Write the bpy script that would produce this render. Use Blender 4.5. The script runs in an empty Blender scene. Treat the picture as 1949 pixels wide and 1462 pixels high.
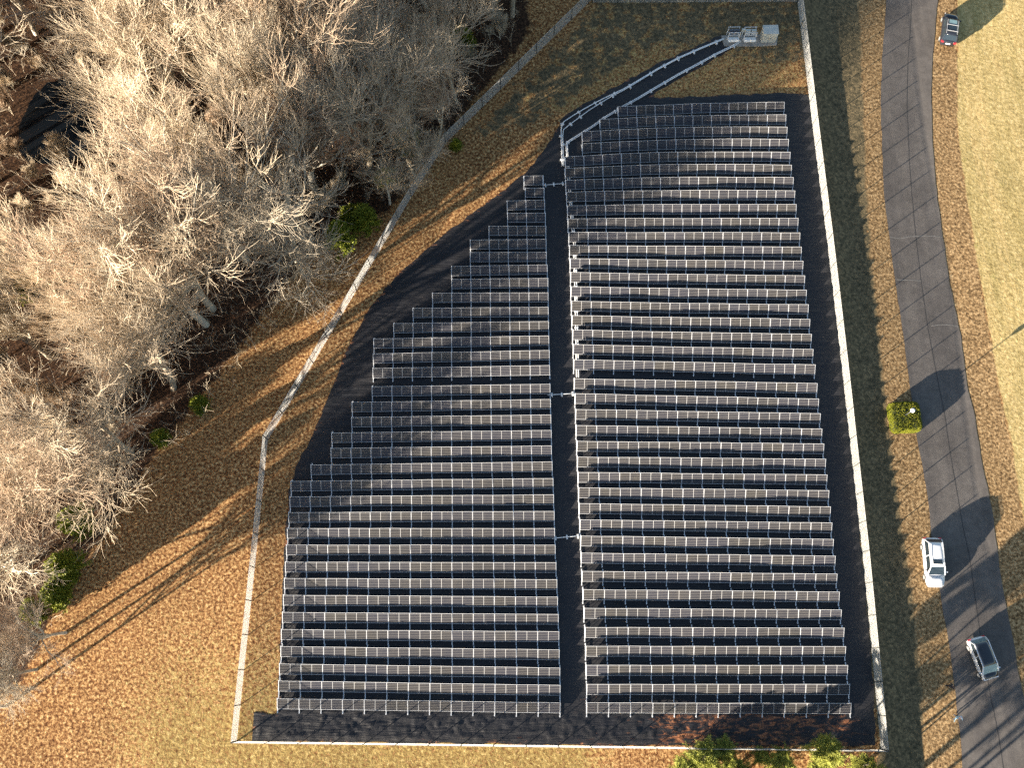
import bpy, bmesh, math, random
import numpy as np
from mathutils import Vector, Matrix

scene = bpy.context.scene
COL = scene.collection
R = math.radians
rng = np.random.default_rng(7)
random.seed(7)

# ------------------------------------------------------------------ camera
IW, IH = 1949.0, 1462.0
FPX = 1875.0
CAMH = 98.0
THETA = math.atan(FPX / 6482.0)
RHO = R(1.15)
ct, st = math.cos(THETA), math.sin(THETA)
r0 = Vector((1, 0, 0)); u0 = Vector((0, ct, st)); fwd = Vector((0, st, -ct))
RT = r0 * math.cos(RHO) - u0 * math.sin(RHO)
UP = r0 * math.sin(RHO) + u0 * math.cos(RHO)
cam_data = bpy.data.cameras.new("camera")
cam = bpy.data.objects.new("camera", cam_data)
COL.objects.link(cam)
cam_data.sensor_width = 36.0
cam_data.lens = 36.0 * FPX / IW
cam_data.clip_start = 1.0
cam_data.clip_end = 2000.0
m = Matrix((RT, UP, -fwd)).transposed().to_4x4()
m.translation = Vector((0, 0, CAMH))
cam.matrix_world = m
scene.camera = cam

# ------------------------------------------------------------------ light
SUN_EL, SUN_AZ = 11.2, 34.5       # shadows run 34.5 degrees north of east
sd = Vector((-math.cos(R(SUN_AZ)) * math.cos(R(SUN_EL)), -math.sin(R(SUN_AZ)) * math.cos(R(SUN_EL)), math.sin(R(SUN_EL))))
world = bpy.data.worlds.new("World")
scene.world = world
world.use_nodes = True
wn = world.node_tree.nodes; wl = world.node_tree.links
wn.clear()
sky = wn.new("ShaderNodeTexSky"); sky.sky_type = 'NISHITA'; sky.sun_disc = False
sky.sun_elevation = R(SUN_EL); sky.sun_rotation = math.atan2(sd.x, sd.y)
bg = wn.new("ShaderNodeBackground"); bg.inputs["Strength"].default_value = 0.05
wo = wn.new("ShaderNodeOutputWorld")
wl.new(sky.outputs[0], bg.inputs[0]); wl.new(bg.outputs[0], wo.inputs[0])
sun_d = bpy.data.lights.new("sun", 'SUN'); sun_d.energy = 5.0; sun_d.angle = R(0.5)
sun_d.color = (1.0, 0.88, 0.71)
sun = bpy.data.objects.new("sun", sun_d); COL.objects.link(sun)
sun.rotation_euler = sd.to_track_quat('Z', 'Y').to_euler()
scene.view_settings.view_transform = 'Standard'
scene.view_settings.look = 'None'
scene.view_settings.exposure = 2.58
scene.view_settings.gamma = 1.0
scene.view_settings.use_curve_mapping = False
scene.cycles.use_denoising = False
scene.cycles.max_bounces = 6
scene.cycles.diffuse_bounces = 3
scene.cycles.caustics_reflective = False
scene.cycles.caustics_refractive = False

# ------------------------------------------------------------------ geometry of the place
RTn, UPn, FWn = np.array(RT), np.array(UP), np.array(fwd)

def ray(px, py):
    d = FWn + RTn * ((px - IW / 2) / FPX) + UPn * ((IH / 2 - py) / FPX)
    return d

def flat(px, py, z=0.0):
    d = ray(px, py)
    t = (z - CAMH) / d[2]
    return np.array([d[0] * t, d[1] * t])

FA = flat(1532, 100); FB = flat(1676, 1427)
def fence_x(y):
    return FA[0] + (FB[0] - FA[0]) * (y - FA[1]) / (FB[1] - FA[1])

def terrain(x, y):
    x = np.asarray(x, float); y = np.asarray(y, float)
    d = x - fence_x(y)
    t = np.clip((d + 0.4) / 4.2, 0, 1)
    z = -1.08 * t * t * (3 - 2 * t) - 0.010 * np.clip(d - 7, 0, 40)
    z = z + 0.05 * np.sin(x * 0.21 + 1.3) * np.cos(y * 0.17 + 0.4)
    return z

def G(px, py, h=0.0):
    """point of the ground (raised by h) seen at a photo position"""
    d = ray(px, py)
    z = 0.0
    for _ in range(12):
        t = (z + h - CAMH) / d[2]
        x, y = d[0] * t, d[1] * t
        z = float(terrain(x, y))
    return Vector((x, y, z + h))

def project(x, y, z):
    v = np.stack([x, y, z - CAMH], -1)
    dep = v @ FWn
    return IW / 2 + FPX * (v @ RTn) / dep, IH / 2 - FPX * (v @ UPn) / dep

# ------------------------------------------------------------------ materials
def new_mat(name):
    mt = bpy.data.materials.new(name); mt.use_nodes = True
    nt = mt.node_tree; nt.nodes.clear()
    out = nt.nodes.new("ShaderNodeOutputMaterial")
    p = nt.nodes.new("ShaderNodeBsdfPrincipled")
    nt.links.new(p.outputs[0], out.inputs[0])
    return mt, nt, p

def noise(nt, scale, detail=3.0, rough=0.6, vec=None, dist=0.0):
    n = nt.nodes.new("ShaderNodeTexNoise")
    n.inputs["Scale"].default_value = scale; n.inputs["Detail"].default_value = detail
    n.inputs["Roughness"].default_value = rough; n.inputs["Distortion"].default_value = dist
    if vec is not None: nt.links.new(vec, n.inputs["Vector"])
    return n.outputs["Fac"]

def ramp(nt, fac, stops):
    r = nt.nodes.new("ShaderNodeValToRGB")
    e = r.color_ramp.elements
    while len(e) > 1: e.remove(e[0])
    e[0].position = stops[0][0]; e[0].color = (*stops[0][1], 1)
    for p, c in stops[1:]:
        q = e.new(p); q.color = (*c, 1)
    nt.links.new(fac, r.inputs[0])
    return r.outputs[0]

def mix(nt, fac, a, b, mode='MIX'):
    n = nt.nodes.new("ShaderNodeMix"); n.data_type = 'RGBA'; n.blend_type = mode
    for sock, v in ((n.inputs[0], fac), (n.inputs[6], a), (n.inputs[7], b)):
        if isinstance(v, (int, float)): sock.default_value = v
        elif isinstance(v, tuple): sock.default_value = (*v, 1)
        else: nt.links.new(v, sock)
    return n.outputs[2]

def math_n(nt, op, a, b=None, c=None, clamp=False):
    n = nt.nodes.new("ShaderNodeMath"); n.operation = op; n.use_clamp = clamp
    for i, v in enumerate((a, b, c)):
        if v is None: continue
        if isinstance(v, (int, float)): n.inputs[i].default_value = v
        else: nt.links.new(v, n.inputs[i])
    return n.outputs[0]

def attr(nt, name):
    n = nt.nodes.new("ShaderNodeAttribute"); n.attribute_name = name
    return n.outputs["Fac"]

def pos(nt):
    return nt.nodes.new("ShaderNodeNewGeometry").outputs["Position"]

def bump(nt, p, h, strength=0.5, dist=0.1):
    b = nt.nodes.new("ShaderNodeBump"); b.inputs["Strength"].default_value = strength
    b.inputs["Distance"].default_value = dist
    nt.links.new(h, b.inputs["Height"]); nt.links.new(b.outputs[0], p.inputs["Normal"])

def simple(name, col, rough=0.6, metal=0.0, spec=0.5, vary=0.12, scale=3.0, coat=0.0):
    mt, nt, p = new_mat(name)
    f = noise(nt, scale, 4, 0.6, pos(nt))
    c0 = tuple(v * (1 - vary) for v in col); c1 = tuple(min(1, v * (1 + vary)) for v in col)
    nt.links.new(ramp(nt, f, [(0.3, c0), (0.7, c1)]), p.inputs["Base Color"])
    p.inputs["Roughness"].default_value = rough; p.inputs["Metallic"].default_value = metal
    p.inputs["Specular IOR Level"].default_value = spec
    p.inputs["Coat Weight"].default_value = coat
    return mt

M = {}
M['frame'] = simple('aluminium_frame', (0.60, 0.61, 0.63), 0.42, 0.25)
M['galv'] = simple('galvanised_steel', (0.72, 0.74, 0.77), 0.5, 0.15)
M['mesh'] = simple('galvanised_wire', (0.46, 0.46, 0.45), 0.6, 0.15)
M['post'] = simple('dark_post_paint', (0.03, 0.035, 0.035), 0.5)
M['white'] = simple('white_pipe_plastic', (0.78, 0.79, 0.80), 0.45, vary=0.06)
M['block'] = simple('support_block_plastic', (0.72, 0.74, 0.76), 0.6, vary=0.1)
M['concrete'] = simple('concrete', (0.30, 0.28, 0.25), 0.9, vary=0.25, scale=2.0)
M['cabinet'] = simple('cabinet_paint', (0.40, 0.42, 0.40), 0.4, vary=0.07)
M['dark_metal'] = simple('dark_metal', (0.035, 0.045, 0.07), 0.35)
M['tyre'] = simple('tyre_rubber', (0.02, 0.02, 0.02), 0.8)
M['rim'] = simple('alloy_rim', (0.55, 0.56, 0.58), 0.35, 0.6)
M['car_white'] = simple('white_car_paint', (0.62, 0.63, 0.655), 0.22, spec=0.5, vary=0.03, coat=0.6)
M['car_black'] = simple('black_car_paint', (0.012, 0.014, 0.02), 0.15, spec=0.6, vary=0.05, coat=0.8)
M['glass'] = simple('tinted_glass', (0.015, 0.022, 0.028), 0.06, spec=0.9, vary=0.1, coat=0.5)
M['pale_glass'] = simple('reflecting_glass', (0.14, 0.22, 0.24), 0.08, spec=0.9, vary=0.1, coat=0.5)
M['red_lamp'] = simple('red_lamp_lens', (0.5, 0.02, 0.03), 0.2, coat=0.5)
M['clear_lamp'] = simple('clear_lamp_lens', (0.8, 0.8, 0.82), 0.15, coat=0.5)
M['plate'] = simple('number_plate', (0.8, 0.8, 0.8), 0.4, vary=0.03)
M['globe'] = simple('opal_globe', (0.85, 0.84, 0.78), 0.3, vary=0.02)
M['skin'] = simple('skin', (0.5, 0.32, 0.24), 0.6, vary=0.05)
M['navy_cloth'] = simple('navy_cloth', (0.012, 0.016, 0.03), 0.9)
M['jeans'] = simple('grey_trousers', (0.03, 0.035, 0.05), 0.9)
M['blue_cloth'] = simple('pale_blue_jacket', (0.35, 0.55, 0.68), 0.8)
M['hair'] = simple('brown_hair', (0.06, 0.04, 0.03), 0.7)
M['white_hair'] = simple('pale_cap', (0.6, 0.5, 0.52), 0.8)

# solar glass with cell grid (UV: u along the module, v up the slope)
mt, nt, p = new_mat('solar_cells'); M['cells'] = mt
uv = nt.nodes.new("ShaderNodeUVMap").outputs[0]
sx = nt.nodes.new("ShaderNodeSeparateXYZ"); nt.links.new(uv, sx.inputs[0])
fv = math_n(nt, 'FRACT', math_n(nt, 'ADD', math_n(nt, 'MULTIPLY', sx.outputs[1], 6.0), 0.5))
lv = math_n(nt, 'LESS_THAN', math_n(nt, 'ABSOLUTE', math_n(nt, 'SUBTRACT', fv, 0.5)), 0.052)
fu = math_n(nt, 'LESS_THAN', math_n(nt, 'ABSOLUTE', math_n(nt, 'SUBTRACT', sx.outputs[0], 0.5)), 0.0085)
ln = math_n(nt, 'MAXIMUM', lv, fu)
oi = nt.nodes.new("ShaderNodeObjectInfo")
cellc = ramp(nt, noise(nt, 0.9, 3, 0.7, pos(nt)), [(0.3, (0.018, 0.018, 0.022)), (0.7, (0.036, 0.033, 0.030))])
cellc = mix(nt, math_n(nt, 'MULTIPLY', oi.outputs["Random"], 0.6), cellc, (0.022, 0.024, 0.040))
colr = mix(nt, fu, mix(nt, lv, cellc, (0.225, 0.215, 0.20)), (0.40, 0.40, 0.40))
nt.links.new(colr, p.inputs["Base Color"])
p.inputs["Roughness"].default_value = 0.28
p.inputs["Specular IOR Level"].default_value = 0.22

# asphalt
mt, nt, p = new_mat('asphalt'); M['asphalt'] = mt
P = pos(nt)
f1 = noise(nt, 0.25, 4, 0.6, P); f2 = noise(nt, 9.0, 3, 0.7, P); f3 = noise(nt, 1.4, 5, 0.65, P, 0.6)
c = ramp(nt, f1, [(0.3, (0.088, 0.079, 0.074)), (0.7, (0.128, 0.115, 0.107))])
c = mix(nt, 0.55, c, ramp(nt, f3, [(0.35, (0.7, 0.7, 0.7)), (0.65, (1.15, 1.15, 1.15))]), 'MULTIPLY')
c = mix(nt, 0.5, c, ramp(nt, f2, [(0.3, (0.6, 0.6, 0.6)), (0.7, (1.3, 1.3, 1.3))]), 'MULTIPLY')
mpr = nt.nodes.new("ShaderNodeMapping"); nt.links.new(P, mpr.inputs[0]); mpr.inputs["Rotation"].default_value = (0, 0, -0.14); mpr.inputs["Scale"].default_value = (1.0, 0.05, 1)
wear = noise(nt, 0.8, 4, 0.6, mpr.outputs[0], 0.4)
c = mix(nt, 0.7, c, ramp(nt, wear, [(0.35, (0.80, 0.80, 0.82)), (0.65, (1.18, 1.16, 1.13))]), 'MULTIPLY')
stain = noise(nt, 0.5, 5, 0.75, P, 1.2)
c = mix(nt, math_n(nt, 'MULTIPLY', math_n(nt, 'SUBTRACT', stain, 0.62), 6.0, clamp=True), c, (0.16, 0.145, 0.13))
nt.links.new(c, p.inputs["Base Color"]); p.inputs["Roughness"].default_value = 0.85
p.inputs["Specular IOR Level"].default_value = 0.25
bump(nt, p, f2, 0.25, 0.02)
M['seam'] = simple('road_seam', (0.035, 0.033, 0.033), 0.9)
M['crack'] = simple('pale_crack_filler', (0.155, 0.145, 0.135), 0.9)

# black ground fabric
mt, nt, p = new_mat('ground_fabric'); M['fabric'] = mt
P = pos(nt)
mp = nt.nodes.new("ShaderNodeMapping"); nt.links.new(P, mp.inputs[0]); mp.inputs["Scale"].default_value = (0.25, 2.4, 1)
w1 = noise(nt, 1.0, 4, 0.65, mp.outputs[0], 0.5)
f2 = noise(nt, 6.0, 3, 0.6, P)
fab = ramp(nt, noise(nt, 0.5, 3, 0.6, P), [(0.3, (0.013, 0.0135, 0.018)), (0.7, (0.024, 0.023, 0.025))])
leafc = ramp(nt, noise(nt, 7.0, 3, 0.7, P), [(0.3, (0.06, 0.022, 0.010)), (0.52, (0.26, 0.10, 0.045)), (0.7, (0.48, 0.23, 0.11))])
mp2 = nt.nodes.new("ShaderNodeMapping"); nt.links.new(P, mp2.inputs[0]); mp2.inputs["Scale"].default_value = (0.5, 1.3, 1)
mp2.inputs["Rotation"].default_value = (0, 0, 0.5)
dr = noise(nt, 1.1, 6, 0.72, mp2.outputs[0], 1.6)
dr = math_n(nt, 'ADD', dr, math_n(nt, 'MULTIPLY', attr(nt, 'drift'), 0.215))
dr = math_n(nt, 'MULTIPLY', math_n(nt, 'SUBTRACT', dr, 0.70), 9.0, clamp=True)
dr = math_n(nt, 'MULTIPLY', dr, math_n(nt, 'GREATER_THAN', attr(nt, 'drift'), 0.02))
nt.links.new(mix(nt, dr, fab, leafc), p.inputs["Base Color"])
p.inputs["Roughness"].default_value = 0.5; p.inputs["Specular IOR Level"].default_value = 0.35
bump(nt, p, math_n(nt, 'ADD', math_n(nt, 'MULTIPLY', w1, 1.0), math_n(nt, 'MULTIPLY', f2, 0.12)), 0.8, 0.16)

# ground
mt, nt, p = new_mat('ground_cover'); M['ground'] = mt
P = pos(nt)
fine = noise(nt, 3.6, 4, 0.75, P); fine2 = noise(nt, 2.6, 5, 0.8, P, 0.5); broad = noise(nt, 0.16, 4, 0.6, P); med = noise(nt, 0.7, 4, 0.65, P)
leaf = ramp(nt, fine, [(0.34, (0.05, 0.018, 0.008)), (0.46, (0.19, 0.088, 0.036)), (0.56, (0.40, 0.235, 0.10)), (0.68, (0.70, 0.50, 0.26))])
grass = ramp(nt, fine2, [(0.34, (0.045, 0.036, 0.015)), (0.46, (0.17, 0.115, 0.040)), (0.57, (0.35, 0.25, 0.095)), (0.68, (0.60, 0.45, 0.22))])
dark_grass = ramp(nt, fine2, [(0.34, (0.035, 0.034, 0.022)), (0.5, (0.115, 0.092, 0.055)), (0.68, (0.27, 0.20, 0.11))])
lawn = ramp(nt, fine2, [(0.33, (0.19, 0.135, 0.055)), (0.5, (0.37, 0.285, 0.125)), (0.67, (0.56, 0.44, 0.23))])
verge = ramp(nt, fine, [(0.34, (0.05, 0.03, 0.015)), (0.5, (0.23, 0.145, 0.07)), (0.66, (0.50, 0.35, 0.19))])
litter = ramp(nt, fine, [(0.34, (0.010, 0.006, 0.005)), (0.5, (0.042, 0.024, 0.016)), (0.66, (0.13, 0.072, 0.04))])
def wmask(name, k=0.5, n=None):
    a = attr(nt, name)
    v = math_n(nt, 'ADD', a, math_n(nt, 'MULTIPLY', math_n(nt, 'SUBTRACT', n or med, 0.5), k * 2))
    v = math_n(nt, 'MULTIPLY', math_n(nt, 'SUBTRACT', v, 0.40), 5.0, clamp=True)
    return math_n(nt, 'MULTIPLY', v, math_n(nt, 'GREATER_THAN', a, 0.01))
c = mix(nt, wmask('grass', 0.9, fine2), leaf, grass)
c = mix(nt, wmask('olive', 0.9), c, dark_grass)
c = mix(nt, wmask('verge', 0.35), c, verge)
mpl = nt.nodes.new("ShaderNodeMapping"); nt.links.new(P, mpl.inputs[0]); mpl.inputs["Rotation"].default_value = (0, 0, -0.16); mpl.inputs["Scale"].default_value = (0.75, 0.035, 1)
lines = noise(nt, 1.0, 4, 0.6, mpl.outputs[0], 0.3)
lawn = mix(nt, 0.8, lawn, ramp(nt, lines, [(0.32, (0.72, 0.74, 0.66)), (0.5, (1.0, 1.0, 1.0)), (0.68, (1.15, 1.1, 1.12))]), 'MULTIPLY')
lawn = mix(nt, math_n(nt, 'MULTIPLY', math_n(nt, 'SUBTRACT', med, 0.62), 4.0, clamp=True), lawn, (0.22, 0.20, 0.06))
verge = mix(nt, 0.8, verge, ramp(nt, lines, [(0.36, (0.45, 0.42, 0.38)), (0.5, (1.0, 1.0, 1.0)), (0.64, (1.2, 1.15, 1.1))]), 'MULTIPLY')
c = mix(nt, wmask('lawn', 0.25), c, lawn)
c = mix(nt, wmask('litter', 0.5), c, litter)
c = mix(nt, 0.5, c, ramp(nt, broad, [(0.3, (0.75, 0.75, 0.72)), (0.7, (1.2, 1.18, 1.15))]), 'MULTIPLY')
nt.links.new(c, p.inputs["Base Color"]); p.inputs["Roughness"].default_value = 0.95
p.inputs["Specular IOR Level"].default_value = 0.1
bb = math_n(nt, 'ADD', fine, math_n(nt, 'MULTIPLY', med, 0.8))
bump(nt, p, bb, 0.55, 0.10)

# bark and twigs: hue varies from tree to tree
def bark_mat(name, stops, rnd):
    mt, nt, p = new_mat(name)
    oi = nt.nodes.new("ShaderNodeObjectInfo")
    base = ramp(nt, oi.outputs["Random"], rnd)
    v = ramp(nt, noise(nt, 1.3, 4, 0.7, pos(nt)), stops)
    nt.links.new(mix(nt, 0.75, base, v, 'MULTIPLY'), p.inputs["Base Color"])
    p.inputs["Roughness"].default_value = 0.9; p.inputs["Specular IOR Level"].default_value = 0.15
    return mt
M['bark'] = bark_mat('pale_bark', [(0.35, (0.45, 0.43, 0.40)), (0.6, (1.0, 1.0, 1.0))],
                     [(0.0, (0.36, 0.30, 0.23)), (0.5, (0.46, 0.40, 0.31)), (1.0, (0.56, 0.52, 0.44))])
M['twig'] = bark_mat('twig_bark', [(0.3, (0.7, 0.68, 0.65)), (0.7, (1.1, 1.08, 1.05))],
                     [(0.0, (0.46, 0.34, 0.25)), (0.4, (0.56, 0.46, 0.345)), (0.75, (0.62, 0.53, 0.41)), (1.0, (0.48, 0.425, 0.345))])
def leaf_mat(name, lo, hi):
    mt, nt, p = new_mat(name)
    f = noise(nt, 2.2, 3, 0.7, pos(nt))
    nt.links.new(ramp(nt, f, [(0.32, lo), (0.68, hi)]), p.inputs["Base Color"])
    p.inputs["Roughness"].default_value = 0.6; p.inputs["Specular IOR Level"].default_value = 0.2
    return mt
M['cedar'] = leaf_mat('cedar_foliage', (0.09, 0.12, 0.012), (0.24, 0.25, 0.03))
M['pine'] = leaf_mat('pine_needles', (0.14, 0.165, 0.03), (0.34, 0.34, 0.07))
M['hedge'] = leaf_mat('hedge_leaves', (0.10, 0.12, 0.010), (0.25, 0.25, 0.025))
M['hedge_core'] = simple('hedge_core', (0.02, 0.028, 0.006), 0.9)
mt, nt, p = new_mat('near_black_sheet'); M['near_black'] = mt  # near-black bluish surface for the dark patch in the wood
p.inputs["Base Color"].default_value = (0.004, 0.006, 0.009, 1); p.inputs["Roughness"].default_value = 0.25
p.inputs["Specular IOR Level"].default_value = 0.15

# ------------------------------------------------------------------ mesh helpers
def np_mesh(name, V, polys, mats=(), midx=None, smooth=False, uv=None):
    """polys: list of integer arrays (n,k)"""
    me = bpy.data.meshes.new(name)
    V = np.ascontiguousarray(V, dtype=np.float32)
    me.vertices.add(len(V)); me.vertices.foreach_set("co", V.ravel())
    loops = np.concatenate([q.ravel() for q in polys]).astype(np.int32)
    sizes = np.concatenate([np.full(len(q), q.shape[1], np.int32) for q in polys])
    starts = np.concatenate([[0], np.cumsum(sizes)[:-1]]).astype(np.int32)
    me.loops.add(len(loops)); me.loops.foreach_set("vertex_index", loops)
    me.polygons.add(len(sizes)); me.polygons.foreach_set("loop_start", starts)
    for mm in mats: me.materials.append(mm)
    if midx is not None: me.polygons.foreach_set("material_index", np.ascontiguousarray(midx, dtype=np.int32))
    if smooth: me.polygons.foreach_set("use_smooth", np.ones(len(sizes), bool))
    me.update(calc_edges=True); me.validate()
    return me

def obj(name, me, parent=None, loc=None, rot=None, **props):
    o = bpy.data.objects.new(name, me); COL.objects.link(o)
    if parent is not None: o.parent = parent
    if loc is not None: o.location = loc
    if rot is not None: o.rotation_euler = rot
    for k, v in props.items(): o[k] = v
    return o

def thing(name, label, cat, loc=(0, 0, 0), rotz=0.0, group=None):
    o = obj(name, None, loc=loc, rot=(0, 0, rotz), label=label, category=cat)
    if group: o["group"] = group
    return o

class MB:
    def __init__(s): s.v = []; s.f = []; s.m = []; s.n = 0
    def add(s, V, F, mi=0):
        for q in F: s.f.append([i + s.n for i in q]); s.m.append(mi)
        s.v.extend([tuple(a) for a in V]); s.n += len(V)
    def box(s, c, size, mi=0, rot=None, taper=1.0):
        x, y, z = size[0] / 2, size[1] / 2, size[2] / 2
        V = [Vector((sx * x * (taper if sz > 0 else 1), sy * y * (taper if sz > 0 else 1), sz * z)) for sz in (-1, 1) for sx, sy in ((-1, -1), (1, -1), (1, 1), (-1, 1))]
        if rot is not None: V = [rot @ a for a in V]
        V = [a + Vector(c) for a in V]
        s.add(V, [(3, 2, 1, 0), (4, 5, 6, 7), (0, 1, 5, 4), (1, 2, 6, 5), (2, 3, 7, 6), (3, 0, 4, 7)], mi)
    def bar(s, a, b, w, h=None, mi=0):
        a = Vector(a); b = Vector(b); d = b - a
        q = d.to_track_quat('Y', 'Z').to_matrix()
        s.box((a + b) / 2, (w, d.length, h or w), mi, q)
    def tube(s, pts, r, n=6, mi=0, cap=True):
        pts = [Vector(q) for q in pts]; K = len(pts)
        rr = r if isinstance(r, (list, tuple)) else [r] * K
        V = []
        for i, q in enumerate(pts):
            d = (pts[min(i + 1, K - 1)] - pts[max(i - 1, 0)]).normalized()
            a = d.orthogonal().normalized() if abs(d.z) > 0.95 else d.cross(Vector((0, 0, 1))).normalized()
            b = d.cross(a)
            for k in range(n):
                t = 2 * math.pi * k / n
                V.append(q + (a * math.cos(t) + b * math.sin(t)) * rr[i])
        F = [(i * n + k, i * n + (k + 1) % n, (i + 1) * n + (k + 1) % n, (i + 1) * n + k) for i in range(K - 1) for k in range(n)]
        if cap: F += [tuple(range(n))[::-1], tuple((K - 1) * n + k for k in range(n))]
        s.add(V, F, mi)
    def mesh(s, name, mats, smooth=False):
        me = bpy.data.meshes.new(name)
        me.from_pydata(s.v, [], s.f)
        for mm in mats: me.materials.append(M[mm] if isinstance(mm, str) else mm)
        me.polygons.foreach_set("material_index", s.m)
        if smooth: me.polygons.foreach_set("use_smooth", [True] * len(s.f))
        me.update()
        return me

def tubes(P, Rr, sides=3):
    """P (N,K,3), Rr (N,K) -> verts, quads of N tapered tubes"""
    N, K, _ = P.shape
    D = np.empty_like(P); D[:, 1:-1] = P[:, 2:] - P[:, :-2]; D[:, 0] = P[:, 1] - P[:, 0]; D[:, -1] = P[:, -1] - P[:, -2]
    D /= np.linalg.norm(D, axis=-1, keepdims=True) + 1e-9
    ref = np.where(np.abs(D[..., 2:3]) > 0.9, np.array([1.0, 0, 0]), np.array([0, 0, 1.0]))
    A = np.cross(D, ref); A /= np.linalg.norm(A, axis=-1, keepdims=True) + 1e-9
    B = np.cross(D, A)
    th = np.arange(sides) * 2 * math.pi / sides
    V = P[:, :, None] + (A[:, :, None] * np.cos(th)[None, None, :, None] + B[:, :, None] * np.sin(th)[None, None, :, None]) * Rr[:, :, None, None]
    idx = np.arange(N * K * sides).reshape(N, K, sides)
    a = idx[:, :-1]; b = idx[:, 1:]
    F = np.stack([a, np.roll(a, -1, 2), np.roll(b, -1, 2), b], -1).reshape(-1, 4)
    return V.reshape(-1, 3), F

# ------------------------------------------------------------------ masks in the plan
def inside_sd(x, y, poly):
    """signed distance (m) to a polygon, positive inside; x,y arrays"""
    poly = np.asarray(poly, float)
    n = len(poly); best = np.full(x.shape, 1e9); ins = np.zeros(x.shape, bool)
    for i in range(n):
        ax, ay = poly[i]; bx, by = poly[(i + 1) % n]
        dx, dy = bx - ax, by - ay
        t = np.clip(((x - ax) * dx + (y - ay) * dy) / (dx * dx + dy * dy + 1e-12), 0, 1)
        best = np.minimum(best, np.hypot(x - ax - t * dx, y - ay - t * dy))
        c = ((ay > y) != (by > y)) & (x < (bx - ax) * (y - ay) / (by - ay + 1e-12) + ax)
        ins ^= c
    return np.where(ins, best, -best)

def wpoly(pts, h=0.0):
    return [(G(a, b, h).x, G(a, b, h).y) for a, b in pts]

def ragged(poly, step=0.5, amp=0.12):
    out = []; n = len(poly)
    for i in range(n):
        a = np.array(poly[i]); b = np.array(poly[(i + 1) % n]); L = np.hypot(*(b - a)); k = max(1, int(L / step))
        nrm = np.array([-(b - a)[1], (b - a)[0]]) / (L + 1e-9)
        for j in range(k):
            q = a + (b - a) * j / k
            out.append(tuple(q + nrm * amp * (rng.random() - 0.5) * 2))
    return out

def drape(name, poly, res, dz, mat, height=None, attrs=None):
    poly = np.asarray(poly)
    x0, y0 = poly.min(0) - res; x1, y1 = poly.max(0) + res
    xs = np.arange(x0, x1 + res, res); ys = np.arange(y0, y1 + res, res)
    X, Y = np.meshgrid(xs, ys, indexing='ij')
    S = inside_sd(X, Y, poly)
    # snap outside vertices to the border
    near = (S < 0) & (S > -res * 1.6)
    pts = np.stack([X[near], Y[near]], -1)
    best = np.full(len(pts), 1e9); bp = pts.copy(); n = len(poly)
    for i in range(n):
        a = poly[i]; d = poly[(i + 1) % n] - a
        t = np.clip(((pts - a) @ d) / (d @ d + 1e-12), 0, 1)[:, None]
        q = a + t * d; dist = np.hypot(*(pts - q).T)
        mk = dist < best; best[mk] = dist[mk]; bp[mk] = q[mk]
    inside = S >= 0
    X = X.copy(); Y = Y.copy(); X[near] = bp[:, 0]; Y[near] = bp[:, 1]
    ni, nj = X.shape
    I = np.arange(ni * nj).reshape(ni, nj)
    keep = inside[:-1, :-1] | inside[1:, :-1] | inside[1:, 1:] | inside[:-1, 1:]
    F = np.stack([I[:-1, :-1], I[1:, :-1], I[1:, 1:], I[:-1, 1:]], -1)[keep]
    used = np.unique(F); remap = np.full(ni * nj, -1); remap[used] = np.arange(len(used))
    x = X.ravel()[used]; y = Y.ravel()[used]; s = np.clip(S.ravel()[used], 0, None)
    z = terrain(x, y) + dz
    if height is not None: z = z + height(x, y, s)
    me = np_mesh(name, np.stack([x, y, z], -1), [remap[F]], [mat], smooth=True)
    for k, fn in (attrs or {}).items():
        a = me.attributes.new(k, 'FLOAT', 'POINT'); a.data.foreach_set("value", np.ascontiguousarray(fn(x, y), dtype=np.float32))
    return obj(name, me, kind='structure')

# smooth value noise for geometry
_tab = rng.random((256, 256))
def vnoise(x, y):
    xi = np.floor(x).astype(int); yi = np.floor(y).astype(int); fx = x - xi; fy = y - yi
    fx = fx * fx * (3 - 2 * fx); fy = fy * fy * (3 - 2 * fy)
    g = lambda a, b: _tab[a % 256, b % 256]
    return (g(xi, yi) * (1 - fx) + g(xi + 1, yi) * fx) * (1 - fy) + (g(xi, yi + 1) * (1 - fx) + g(xi + 1, yi + 1) * fx) * fy

# ------------------------------------------------------------------ ground
fx_ = np.arange(-70, 75.01, 0.6); fy_ = np.arange(-30, 80.01, 0.6)
ox = np.array([-900, -500, -300, -200, -140, -100, -80]); oy = np.array([-900, -500, -300, -180, -110, -70, -45])
xs = np.concatenate([ox, fx_, -ox[::-1]]); ys = np.concatenate([oy, fy_, [90, 110, 150, 220, 350, 550, 900]])
X, Y = np.meshgrid(xs, ys, indexing='ij')
Z = terrain(X, Y)
I = np.arange(X.size).reshape(X.shape)
F = np.stack([I[:-1, :-1], I[1:, :-1], I[1:, 1:], I[:-1, 1:]], -1).reshape(-1, 4)
gx, gy = X.ravel(), Y.ravel()
g_me = np_mesh('ground', np.stack([gx, gy, Z.ravel()], -1), [F], [M['ground']], smooth=True)
ground = obj('ground', g_me, kind='structure')

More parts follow.
